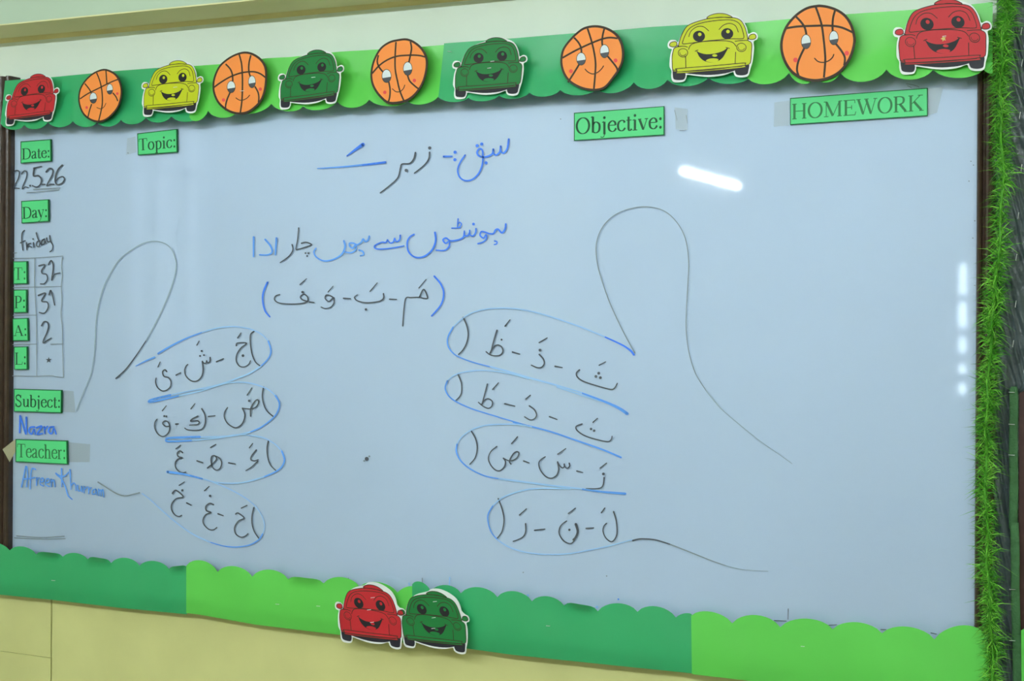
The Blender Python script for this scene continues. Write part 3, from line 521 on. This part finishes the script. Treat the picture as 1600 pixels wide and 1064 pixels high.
# ------------------------------------------------------------------ scalloped paper borders
def at_x(poly, x):
    for (x0, y0), (x1, y1) in zip(poly, poly[1:]):
        if x <= x1: return y0 + (y1 - y0) * (x - x0) / (x1 - x0)
    (x0, y0), (x1, y1) = poly[-2:]; return y0 + (y1 - y0) * (x - x0) / (x1 - x0)
def border(label, m_, straight, cusps, sag, depth, xt0, xt1, folds=(), lift=0.0, staples=()):
    """straight: the long plain edge (px); cusps: the points between scallops (px); sag > 0 hangs down"""
    xs = []
    for i, ((x0, y0), (x1, y1)) in enumerate(zip(cusps, cusps[1:])):
        h = sag[i] if isinstance(sag, (list, tuple)) else sag
        for k in range(10):
            u = k / 10; xs.append((x0 + (x1 - x0) * u, y0 + (y1 - y0) * u + h * (4 * u * (1 - u)) ** .75, y0 + (y1 - y0) * u, 1 if i in folds else 0, math.sin(math.pi * u)))
    xs.append((cusps[-1][0], cusps[-1][1], cusps[-1][1], 0, 0))
    rows = []; NR = 12; x0, x1 = cusps[0][0], cusps[-1][0]; rnd = random.Random(len(label) + int(x1)); ph = (1.0, 2.2, .4)
    for j in range(NR + 1):
        v = j / NR; r = []
        for (x, ye, yc, fo, bump) in xs:
            s_ = (x - x0) / (x1 - x0); xt = xt0 + (xt1 - xt0) * s_; yt = at_x(straight, xt)
            px, py = xt + (x - xt) * v, yt + (ye - yt) * v
            d_ = depth(v) + lift + (.0008) * math.sin(px * .021 + ph[0] + v * 2) * math.sin(v * 3 + ph[1]) + .0005 * math.sin(px * .06 + ph[2] + v * 4)
            if fo:
                over = max(0.0, v - .82) / .18; d_ += .016 * over ** 1.5 * bump; py += (yc - ye) * .45 * over * bump
            r.append(W(px, py, d_))
        rows.append(r)
    mid = rows[NR // 2][len(xs) // 2]
    t = thing('scalloped_border', label, 'paper border', mid, 'scalloped paper border strips round the whiteboard')
    back = [[p + Vector((0, .0006, 0)) for p in r] for r in rows]
    rim = lambda g_: g_[0] + [r[-1] for r in g_[1:]] + g_[-1][-2::-1] + [r[0] for r in g_[-2:0:-1]] + [g_[0][0]]
    mb = MB(); mb.grid(rows); mb.grid(back); mb.grid([rim(rows), rim(back)]); mb.build('paper_strip', m_, t, smooth=True, fix=False)
    for (sx, sy) in staples: staple(t, sx, sy, depth(.45) + lift + .0016)
    return t
def staple(parent, x, y, d_, w_=5.0, tilt=.08):
    mb = MB(); a, b = W(x - w_ / 2, y - w_ * tilt / 2, d_ + .0004), W(x + w_ / 2, y + w_ * tilt / 2, d_ + .0004)
    back = Vector((0, .003, 0)); mb.tube([a + back, a, b, b + back], .0006, 6); mb.build('staple', 'staple_wire', parent)
def prof(*kn):
    def f(v):
        for (a, p), (b, q) in zip(kn, kn[1:]):
            if v <= b: t = max(0.0, (v - a) / (b - a)); return p + (q - p) * t
        return kn[-1][1]
    return lambda v: (f(v - .06) + f(v) * 2 + f(v + .06)) / 4      # rounded where the paper bends over the frame
top_d = prof((0, .045), (.3, .0475), (.6, .053), (1, .071))
low_d = prof((0, .039), (.2, .0465), (.45, .0475), (1, .0445))
top_l = [(0, 128), (8, 126), (88, 120), (180, 111), (240, 106.5), (312, 102.5), (347, 100), (416, 91), (455, 89), (527, 81), (570, 78.5), (665, 72.5), (697, 70)]
top_r = [(690, 68), (725, 65.5), (800, 60), (890, 52.5), (960, 47.3), (1020, 42), (1068, 39), (1168, 35.7), (1230, 30), (1326, 22), (1416, 16), (1522, 6.5), (1552, 3)]
border('dark green scalloped paper strip at the top left of the whiteboard', 'paper_dark', top_l, [(1, 193), (38, 195.5), (75, 191), (114, 189.5), (152, 191), (189, 187.5), (228, 184), (268, 182), (312, 182)], 8.5, top_d, 8, 312)
border('light green scalloped paper strip at the top left, between two dark green strips', 'paper_light', top_l, [(296, 183.5), (325, 173.5), (373, 173), (424, 162.5), (474, 166.5), (527, 159), (577, 156), (637, 158), (686, 150)], [10, 11, 9, 9.5, 9, 11, 9, 9], top_d, 300, 697, lift=.0035)
border('dark green scalloped paper strip at the top middle behind the green car', 'paper_dark', top_r, [(685, 152), (732, 153), (780, 149.5), (827.5, 145), (875.5, 141), (933, 139), (990.5, 129), (1043, 125), (1107, 121.5), (1172, 121)], [7, 7, 7, 8, 9, 11, 12, 11.5, 10], top_d, 694, 1172, lift=.007, staples=[(702, 80.5)])
border('light green scalloped paper strip at the top right of the whiteboard', 'paper_light', top_r, [(1167, 121), (1233, 114), (1274, 120), (1313, 114), (1385, 109), (1458, 109), (1537, 109), (1551, 115)], [14, 14, 12, 16.5, 15.5, 13, 2], top_d, 1166, 1551, lift=.0105)
low_a = [(0, 929), (80, 937), (190, 950), (305, 961)]
low_b = [(285, 957), (310, 960), (400, 976), (523, 991), (600, 1001), (650, 1006)]
low_c = [(640, 1003), (735, 1014), (800, 1023), (929, 1036.5), (1090, 1053)]
low_e = [(1075, 1050), (1082, 1053.5), (1200, 1067), (1560, 1108)]
border('dark green scalloped paper strip at the bottom left of the whiteboard', 'paper_dark', low_a, [(-40, 852), (15, 860), (56.5, 866), (98, 870), (137, 874), (173.5, 880), (218, 884), (264, 889), (292, 886)], [-10, -9, -8.5, -8, -9.5, -10.5, -10, -6], low_d, -40, 292, folds=(2, 4, 7), staples=[(83, 907)])
border('light green scalloped paper strip at the bottom, left of the red car', 'paper_light', low_b, [(291, 884), (340, 893.5), (394, 901), (450, 905), (505.6, 911.5), (562, 917), (621, 926), (646, 917)], [-13, -12.5, -13, -9.5, -12.5, -12, -4], low_d, 291, 646, folds=(3,), lift=.0025, staples=[(433, 944), (497, 947)])
border('dark green scalloped paper strip at the bottom, right of the green car', 'paper_dark', low_c, [(644, 913), (673, 924), (720, 927), (777, 933), (831, 939.5), (881, 946), (934, 955), (996, 956), (1056, 965), (1081, 960)], [-9, -11.5, -12.5, -12.5, -11, -11, -13, -13, -4], low_d, 644, 1081, folds=(5,), lift=.005, staples=[(856, 978)])
border('light green scalloped paper strip at the bottom right of the whiteboard', 'paper_light', low_e, [(1080, 962), (1144, 974), (1219, 980), (1301, 983), (1378, 989.5), (1460, 999), (1536, 988), (1545, 1010)], [-12, -16, -15, -14, -15, -16, -4], low_d, 1081, 1545, lift=.0075, staples=[(1254, 1010)])

# ------------------------------------------------------------------ smiling car cutouts (traced once from the right yellow one, fitted to each)
import numpy as np
BACK = [(735, 132), (640, 165), (585, 195), (545, 232), (515, 285), (496, 330), (478, 314), (440, 312), (420, 330), (415, 358), (425, 377), (448, 384), (440, 412), (432, 460), (430, 520), (446, 553), (443, 590), (449, 626), (470, 642), (520, 640), (548, 630), (562, 602), (568, 583), (640, 592), (740, 600), (850, 587), (922, 561), (935, 582), (950, 598), (990, 604), (1030, 598), (1050, 580), (1059, 540), (1075, 490), (1085, 430), (1090, 370), (1086, 322), (1110, 308), (1119, 285), (1108, 258), (1080, 250), (1044, 264), (1032, 215), (1006, 165), (976, 136), (935, 120), (890, 110), (830, 98), (765, 106)]
BACK_TALL = [(735, 118), (640, 155), (585, 190), (545, 230), (515, 285), (496, 330), (478, 314), (440, 312), (420, 330), (415, 358), (425, 377), (448, 384), (440, 412), (432, 460), (430, 520), (446, 553), (443, 590), (449, 626), (470, 642), (520, 640), (548, 630), (562, 602), (568, 583), (640, 592), (740, 600), (850, 587), (922, 561), (935, 582), (950, 598), (990, 604), (1030, 598), (1050, 580), (1059, 540), (1075, 490), (1085, 430), (1090, 370), (1086, 322), (1110, 308), (1119, 285), (1108, 258), (1080, 250), (1050, 225), (1042, 180), (1012, 130), (960, 98), (900, 80), (840, 76), (775, 90)]
BODY = [(458, 400), (466, 378), (490, 364), (497, 362), (505, 330), (525, 272), (560, 212), (610, 181), (690, 155), (760, 141), (860, 135), (940, 140), (985, 160), (1015, 205), (1035, 270), (1043, 315), (1060, 325), (1072, 345), (1070, 400), (1063, 480), (1050, 500), (1020, 510), (740, 545), (490, 560), (456, 545), (451, 500), (450, 440)]
UNDER = [(555, 560), (560, 572), (650, 582), (750, 585), (860, 573), (940, 550), (940, 535), (740, 550)]
WHL = [[(458, 545), (456, 590), (464, 618), (500, 625), (545, 618), (553, 570), (500, 562)], [(945, 540), (945, 570), (960, 585), (1000, 588), (1036, 578), (1046, 550), (1051, 500), (1010, 515)]]
BUMP = [(495, 535), (750, 515), (1005, 492), (1019, 499), (1021, 516), (1006, 528), (740, 554), (505, 573), (488, 562), (486, 545)]
SCREEN = [(530, 335), (545, 290), (575, 235), (620, 200), (700, 175), (800, 160), (900, 155), (955, 170), (985, 200), (1003, 250), (1010, 292), (990, 303), (900, 303), (800, 312), (700, 322), (600, 336), (540, 343)]
LAMP = [(720, 142), (745, 121), (790, 107), (840, 105), (885, 115), (921, 138), (830, 134), (765, 141)]
MIR = [[(430, 350), (442, 331), (474, 324), (488, 336), (485, 356), (465, 366), (438, 362)], [(1046, 296), (1060, 272), (1090, 265), (1105, 280), (1100, 300), (1076, 308), (1052, 306)]]
MOUTH = [(640, 396), (665, 411), (720, 423), (790, 416), (850, 396), (886, 372), (868, 412), (840, 455), (800, 480), (750, 488), (700, 475), (665, 446), (647, 412)]
TONGUE = [(714, 476), (735, 460), (778, 455), (812, 463), (800, 480), (758, 487)]
LINES = [SCREEN + [SCREEN[0]], [(578, 388), (592, 356), (630, 335), (720, 322), (850, 318), (920, 330), (950, 362)], [(555, 440), (558, 530)], [(946, 405), (942, 497)], [(580, 288), (598, 243), (645, 209), (695, 209), (737, 242)], [(815, 232), (850, 197), (900, 183), (945, 202), (967, 252)], [(628, 402), (642, 394), (655, 390)], [(868, 370), (884, 374), (900, 378)], [(487, 352), (505, 362)], [(1050, 297), (1040, 310)], [(490, 366), (540, 360), (572, 368)], [(940, 322), (1000, 316), (1043, 315)], [(510, 560), (740, 540), (1000, 516)], [(450, 545), (490, 552)]]
REF = [(660, 283), (880, 263), (505, 625), (990, 588), (830, 104), (535, 412), (991, 370), (432, 345), (1105, 280)]
def car(label, colour, crop, anchors, d0, tilt, back=BACK, staples=()):
    A = cv(crop, anchors); Rr = np.array([[x, y, 1.0] for (x, y), a in zip(REF, anchors) if a[0] is not None]); T = np.array(A)
    M, *_ = np.linalg.lstsq(Rr, T, rcond=None)
    tr = lambda x, y: (x * M[0, 0] + y * M[1, 0] + M[2, 0], x * M[0, 1] + y * M[1, 1] + M[2, 1])
    cx = (A[0][0] + A[1][0]) / 2
    def at(lay):
        def put(x, y):
            px, py = tr(x, y); return W(px, py, d0 + tilt * (px - cx) / 60.0 + lay)
        return put
    c = at(0)(765, 380); t = thing('car_cutout', label, 'car cutout', c, 'smiling car cutouts round the whiteboard')
    bk = smooth(back, 3, True); mb = MB(); f = [at(0)(*p) for p in bk]; mb.slab(f, [p + Vector((0, .0014, 0)) for p in f]); mb.build('backing_card', 'card_white', t)
    def plate(name, m_, outline, lay, parent=None, sm=3, rim=0.0):
        mb = MB(); mb.face([at(lay)(*p) for p in smooth(outline, sm, True)]); o = mb.build(name, m_, t if parent is None else parent, fix=False)
        return o
    plate('undercarriage', 'tyre_ink', UNDER, .0002)
    for w_ in WHL: plate('wheel', 'tyre_ink', w_, .00025)
    plate('body', colour, BODY, .0003); plate('roof_lamp', colour, LAMP, .00028)
    for q in MIR: plate('mirror', colour, q, .00028)
    plate('bumper', colour, BUMP, .0004)
    for c_, in (((535, 412),), ((991, 370),)):
        plate('headlight', colour, ell(c_[0], c_[1], 37, 33, 20)[:-1], .00035)
    for (ex, ey, hx, hy) in ((660, 283, 666, 268), (880, 263, 886, 246)):
        eo = plate('eye', 'ink', ell(ex, ey, 47, 43, 22)[:-1], .0005); plate('eye_glint', colour, ell(hx, hy, 14, 14, 12)[:-1], .0006, eo)
    mo = plate('mouth', 'ink', MOUTH, .0005); plate('tongue', colour, TONGUE, .0006, mo); plate('tooth', colour, ell(783, 433, 20, 10, 12)[:-1], .0006, mo)
    mb = MB(); put = at(.0007)
    for l in LINES: ribbon(mb, smooth(l, 5) if len(l) > 2 else l, 5.6, put, caps=False)
    for o_ in (BODY, LAMP, BUMP, MIR[0], MIR[1]): ribbon(mb, smooth(o_, 3, True), 5.6, put, closed=True)
    for cx_, cy_ in ((535, 412), (991, 370)):
        ribbon(mb, ell(cx_, cy_, 37, 33, 20)[:-1], 5.0, put, closed=True); ribbon(mb, [(cx_ + 25 * math.cos(a), cy_ + 22 * math.sin(a)) for a in np.linspace(.3, 3.3, 10)], 4, put)
    mb.build('ink_outline', 'ink_soft', t, fix=False)
    for sx, sy in cv(crop, staples): staple(t, sx, sy, d0 + .0015, 5.5, -.12)
    return t
car('small red car cutout at the far top left corner of the board', 'car_red', 'a', [(153, 568), (268, 557), (65, 785), (290, 745), (240, 462), (90, 645), (308, 618), (35, 610), (362, 570)], .077, .002)
car('yellow car cutout at the top left, above the Topic card', 'car_yellow', 'a', [(1027, 492), (1145, 484), (920, 722), (1190, 692), (1110, 375), (948, 578), (1200, 553), (895, 537), (1262, 503)], .082, .006, staples=[(1095, 545)])
car('creased green car cutout on the light green top strip', 'car_green', 'b', [(610, 437), (743, 418), (500, 672), (800, 640), (718, 312), (522, 528), (795, 490), (455, 482), (832, 425)], .088, .010, staples=[(678, 483)])
car('green car cutout on the dark green top strip, above the heading', 'car_green', 'c', [(433, 360), (580, 347), (318, 608), (640, 588), (550, 238), (347, 455), (650, 428), (272, 403), (722, 365)], .086, .007, staples=[(517, 383), (497, 425)])
car('large yellow car cutout at the top right, between two basketballs', 'car_yellow', 'd', [(660, 283), (880, 263), (505, 625), (990, 588), (830, 104), (535, 412), (991, 370), (432, 345), (1105, 280)], .086, .003)
rc = car('large red car cutout in the top right corner of the board', 'car_red', 'e', [(845, 183), (1087, 163), (695, 570), (1220, 535), (1005, 0), (712, 325), (1213, 290), (595, 250), (1338, 205)], .087, .003, staples=[(975, 282)])
mb = MB(); mb.face([W(*(CR['e'][0] + (970 + (24 if k % 2 else 11) * math.cos(k * math.pi / 5)) / 4.994, (302 + (24 if k % 2 else 11) * math.sin(k * math.pi / 5)) / 4.994), .0878) for k in range(10)])
mat('gold_sticker', (196, 170, 70), .35, .5); o = mb.build('gold_star', 'gold_sticker', rc, fix=False); o['label'] = 'small gold star'
car('red car cutout on the bottom border, left of the green one', 'car_red', 'k', [(630, 588), (765, 602), (545, 820), (853, 850), (715, 475), (553, 670), (836, 704), (487, 612), (872, 660)], .0635, .002, BACK_TALL, [(707, 558), (685, 632), (703, 708)])
car('green car cutout on the bottom border, beside the red one', 'car_green', 'k', [(1007, 627), (1150, 640), (930, 845), (1243, 885), (1100, 512), (928, 705), (1228, 740), (872, 652), (1268, 690)], .069, .005, BACK_TALL, [(1085, 582), (1077, 680), (1075, 745)])

# ------------------------------------------------------------------ smiling basketball cutouts
def ball(label, crop, out, mid, hor, ul, ur, ll, lr, eyes, smile, cheeks, d0, tilt, st=None):
    z = CR[crop][2]; cxx = sum(p[0] for p in out) / len(out); cyy = sum(p[1] for p in out) / len(out); sc = (max(p[0] for p in out) - min(p[0] for p in out)) / 100.0
    def at(lay):
        def put(x, y):
            px, py = CR[crop][0] + x / z, CR[crop][1] + y / z
            return W(px, py, d0 + tilt * (x - cxx) / z / 50.0 + lay)
        return put
    t = thing('basketball_cutout', label, 'basketball cutout', at(0)(cxx, cyy), 'smiling basketball cutouts on the top border')
    oo = smooth(out, 4, True); f = [at(0)(*p) for p in oo]; mb = MB(); mb.slab(f, [p + Vector((0, .0014, 0)) for p in f]); mb.build('backing_disc', 'ink_soft', t)
    k = .932; mb = MB(); mb.face([at(.0002)(cxx + (p[0] - cxx) * k, cyy + (p[1] - cyy) * k) for p in oo]); mb.build('ball_face', 'ball_orange', t, fix=False)
    mb = MB(); put = at(.0004)
    for l in (mid, hor, ul, ur, ll, lr): ribbon(mb, smooth(l, 5), 2.8 * sc, put, caps=False)
    mb.build('seam_lines', 'ink_soft', t, fix=False)
    for (ex, ey, rx, ry) in eyes:
        mb = MB(); disc(mb, (ex, ey), rx * 1.12, ry * 1.1, at(.0006), 24); eo = mb.build('eye', 'ink_soft', t, fix=False)
        for nm, m_, lay, a0, a1 in (('eye_white', 'eye_white', .0007, 0, 2 * math.pi), ('iris', 'iris_grey', .0008, .12, math.pi - .35)):
            mb = MB(); disc(mb, (ex, ey), rx, ry, at(lay), 22, a0, a1); mb.build(nm, m_, eo, fix=False)
    mb = MB(); ribbon(mb, smooth(smile, 5), 1.5 * sc, at(.0006)); mb.build('smile', 'ink_soft', t, fix=False)
    for c_ in cheeks:
        mb = MB(); disc(mb, c_, 3.0 * sc, 3.2 * sc, at(.0005), 14); mb.build('cheek', 'cheek', t, fix=False)
    if st: staple(t, CR[crop][0] + st[0] / z, CR[crop][1] + st[1] / z, d0 + .0012, 6, -.1)
ball('smallest smiling basketball cutout, right of the small red car', 'a', [(650, 430), (700, 445), (735, 475), (758, 530), (762, 590), (745, 660), (710, 710), (665, 750), (615, 765), (560, 750), (515, 710), (492, 650), (490, 590), (505, 540), (540, 490), (590, 450)],
     [(604, 455), (625, 510), (638, 580), (638, 660), (616, 758)], [(500, 618), (550, 585), (620, 550), (690, 515), (748, 492)], [(530, 522), (560, 560), (574, 592)], [(662, 440), (665, 480), (668, 525)], [(573, 650), (560, 690), (548, 740)], [(705, 580), (725, 605), (736, 632)], [(583, 612, 21, 32), (686, 557, 18, 31)], [(605, 672), (630, 680), (650, 668), (662, 645)], [(542, 672), (733, 585)], .080, .001)
ball('smiling basketball cutout between the yellow car and the creased green car', 'b', [(250, 322), (300, 332), (350, 365), (380, 410), (388, 470), (380, 560), (355, 630), (310, 680), (260, 710), (200, 715), (140, 695), (85, 650), (55, 590), (48, 530), (60, 470), (90, 410), (140, 365), (195, 335)],
     [(215, 340), (230, 400), (235, 480), (235, 560), (232, 630), (222, 705)], [(55, 548), (100, 515), (160, 480), (230, 455), (300, 448), (345, 460), (380, 485)], [(130, 400), (158, 430), (172, 465), (175, 508)], [(288, 345), (277, 390), (275, 440), (284, 478)], [(158, 578), (140, 620), (130, 660), (132, 690)], [(313, 540), (332, 575), (338, 610), (335, 640)], [(165, 543, 24, 35), (295, 511, 21, 36)], [(195, 612), (215, 625), (240, 625), (265, 612), (280, 595)], [(117, 625), (347, 557)], .082, .002, (232, 568))
ball('smiling basketball cutout with a flat bottom, right of the creased green car', 'b', [(1262, 240), (1310, 258), (1355, 295), (1385, 345), (1393, 400), (1380, 480), (1350, 550), (1300, 610), (1240, 642), (1150, 650), (1095, 610), (1055, 555), (1037, 500), (1037, 440), (1055, 370), (1095, 300), (1150, 260), (1205, 245)],
     [(1195, 262), (1190, 340), (1190, 430), (1205, 510), (1220, 570), (1245, 632)], [(1045, 460), (1090, 410), (1140, 375), (1200, 352), (1280, 345), (1340, 347), (1385, 358)], [(1085, 345), (1078, 385), (1090, 420), (1114, 450)], [(1285, 260), (1292, 300), (1285, 345), (1275, 392)], [(1150, 512), (1158, 560), (1155, 610), (1145, 643)], [(1266, 465), (1280, 505), (1310, 535), (1335, 555)], [(1136, 475, 27, 39), (1268, 429, 26, 40)], [(1172, 555), (1195, 573), (1220, 572), (1240, 555), (1250, 532)], [(1125, 577), (1310, 503)], .083, .002)
ball('smiling basketball cutout left of the large yellow car', 'c', [(1160, 157), (1230, 170), (1290, 205), (1325, 255), (1340, 320), (1335, 385), (1310, 440), (1275, 490), (1235, 540), (1200, 562), (1150, 568), (1090, 560), (1030, 535), (985, 500), (955, 450), (942, 390), (948, 330), (965, 290), (1000, 245), (1040, 205), (1090, 170)],
     [(1112, 178), (1135, 250), (1152, 320), (1162, 390), (1160, 460), (1152, 555)], [(955, 362), (1020, 325), (1080, 295), (1140, 268), (1200, 245), (1250, 235), (1300, 240)], [(1028, 235), (1055, 265), (1072, 300), (1074, 335)], [(1217, 180), (1207, 220), (1203, 260), (1206, 290)], [(1060, 402), (1040, 435), (1015, 475), (990, 515)], [(1238, 352), (1270, 390), (1295, 425), (1301, 455)], [(1072, 368, 27, 37), (1218, 320, 26, 39)], [(1097, 432), (1115, 450), (1145, 462), (1175, 452), (1200, 430), (1212, 412)], [(1008, 445), (1287, 378)], .085, .002)
ball('largest smiling basketball cutout, right of the large yellow car', 'd', [(1575, 38), (1500, 55), (1420, 105), (1350, 180), (1310, 260), (1293, 340), (1300, 420), (1330, 500), (1380, 570), (1450, 615), (1530, 635), (1600, 635), (1680, 615), (1760, 570), (1820, 500), (1860, 420), (1882, 330), (1878, 270), (1855, 190), (1810, 120), (1750, 75), (1680, 48), (1620, 37)],
     [(1570, 52), (1595, 120), (1618, 200), (1632, 300), (1642, 400), (1645, 480), (1635, 605)], [(1335, 222), (1420, 208), (1520, 203), (1620, 200), (1700, 202), (1780, 217), (1868, 257)], [(1412, 125), (1455, 170), (1485, 215), (1498, 268)], [(1725, 72), (1708, 130), (1702, 190), (1703, 245)], [(1482, 375), (1455, 430), (1432, 490), (1425, 550), (1442, 602)], [(1728, 342), (1770, 395), (1798, 450), (1793, 510)], [(1495, 325, 35, 53), (1712, 295, 33, 52)], [(1562, 455), (1590, 480), (1630, 487), (1670, 475), (1700, 450), (1712, 425)], [(1413, 468), (1813, 415)], .086, .002)

# ------------------------------------------------------------------ notice board with black plastic at the right edge, and its green ribbon
nb = thing('notice_board', 'dark notice board edge covered in wrinkled black plastic, right of the grass garland', 'notice board', W(1585, 560, .01))
x0, xa_, xb_ = W(1555, 500, .012).x, W(1608, 500, .026).x, W(1589, 800, .02).x; zt2, zb2, zs = CZ + .68, CZ - .95, W(1590, 606, .026).z
mb = MB(); rows = []; rnd = random.Random(3)
for j in range(220):
    z_ = zb2 + (zt2 - zb2) * j / 219; r = []; up = min(1.0, max(0.0, (z_ - zs) / .012 + 1))
    for i in range(34):
        u = i / 33; x_ = x0 + (xb_ + (xa_ - xb_) * up - x0) * u
        d_ = .0165 + .0125 * up * min(1, u * 3) + .005 * math.sin(z_ * 31 + u * 7 + 2 * math.sin(z_ * 9)) * math.sin(u * 4 + z_ * 13) + .003 * math.sin(z_ * 83 + u * 19 + 3 * math.sin(u * 8 + z_ * 22)) + .0012 * math.sin(z_ * 190 + u * 31)
        r.append((x_, -max(.004, d_), z_))
    rows.append(r)
mb.grid(rows); o = mb.build('plastic_sheet', 'black_plastic', nb, smooth=True); o['label'] = 'wrinkled black plastic sheet'
mb = MB(); mb.box((W(1591.5, 800, .018).x, -.018, zb2), (xa_ + .06, -.001, zt2)); mb.build('board_frame', 'frame_brown', nb)
for (ya, yb_, dd, xa) in ((604, 826, .026, 1577), (816, 1120, .0285, 1578)):
    mb = MB(); rows = []
    for j in range(30):
        y = ya + (yb_ - ya) * j / 29; s_ = 2.0 * math.sin(j * .4) * .25
        rows.append([W(xa + s_ + (yb_ > 1000) * (y - ya) * .018 + k * 13.6 / 4, y, dd + .001 * math.sin(j * .7 + k)) for k in range(5)])
    mb.grid(rows); o = mb.build('ribbon', 'ribbon_green', nb, smooth=True); o['label'] = 'dull green ribbon stapled along the edge'
    so = o.modifiers.new('thickness', 'SOLIDIFY'); so.thickness = .001
for y in (613, 663, 711, 921, 1001): staple(nb, 1580.5 + (y > 900) * 1.0, y, .031, 9, .06)
for y, x in ((48, 1596), (98, 1597), (180, 1593.5), (262, 1596), (337, 1591), (402, 1588), (475, 1587), (537, 1583)):
    mb = MB(); a, b = W(x + .8, y - 5, .0385), W(x - .8, y + 5, .0385); mb.tube([a + Vector((0, .009, 0)), a, b, b + Vector((0, .009, 0))], .0006, 6); mb.build('staple', 'staple_wire', nb)
mb = MB(); q = [(1595.5, 985), (1604, 980), (1640, 1110), (1596.5, 1110)]; f = [W(*p, .034) for p in q]; mb.slab(f, [p + Vector((0, .0008, 0)) for p in f])
tag(mb.build('paper_piece', 'paper_light'), 'bright green paper sliver at the lower right edge of the photo', 'paper')

# ------------------------------------------------------------------ grass garland
path = smooth([(1577, -40), (1572, 20), (1565, 100), (1564, 180), (1567, 290), (1558, 420), (1551, 500), (1544, 600), (1541, 680), (1541, 800), (1545, 920), (1550, 1010), (1554, 1110)], 14)
gp = [W(x + 1.5 * math.sin(i * .5), y, .079 + .004 * math.sin(i * .31)) for i, (x, y) in enumerate(path)]
gar = thing('grass_garland', 'bright green artificial grass garland hanging down the right side of the whiteboard', 'garland', gp[-1])
mb = MB(); mb.tube(gp, .003, 6); mb.build('stem', 'garland_wire', gar, smooth=True)
mb = MB(); rnd = random.Random(11); n = len(gp)
for k in range(7500):
    f = rnd.random() * (n - 1); i = int(f); p = Vector(gp[i]).lerp(Vector(gp[min(i + 1, n - 1)]), f - i)
    a = rnd.uniform(0, 2 * math.pi); l = rnd.uniform(.012, .030) + .02 * rnd.random() ** 3 * (1.0 + .35 * math.sin(f * .55) * math.sin(f * .17 + 1))
    dirv = Vector((math.cos(a), math.sin(a) * .62, rnd.uniform(-.75, .95))).normalized()
    side = dirv.cross(Vector((rnd.uniform(-1, 1), rnd.uniform(-1, 1), rnd.uniform(-1, 1)))).normalized() * rnd.uniform(.0004, .0008)
    droop = Vector((rnd.uniform(-.3, .3), 0, -rnd.uniform(.05, .5))) * l * .6
    pm, pe = p + dirv * l * .55, p + dirv * l + droop
    if pe.y > -.05: pe.y = -.05 - rnd.random() * .004
    if pm.y > -.05: pm.y = -.052
    iv = len(mb.v); mb.v += [tuple(p - side * .8), tuple(p + side * .8), tuple(pm + side), tuple(pm - side), tuple(pe)]
    mb.f += [[iv, iv + 1, iv + 2, iv + 3], [iv + 3, iv + 2, iv + 4]]
o = mb.build('grass_blades', 'grass_blade', gar, fix=False); o['kind'] = 'stuff'
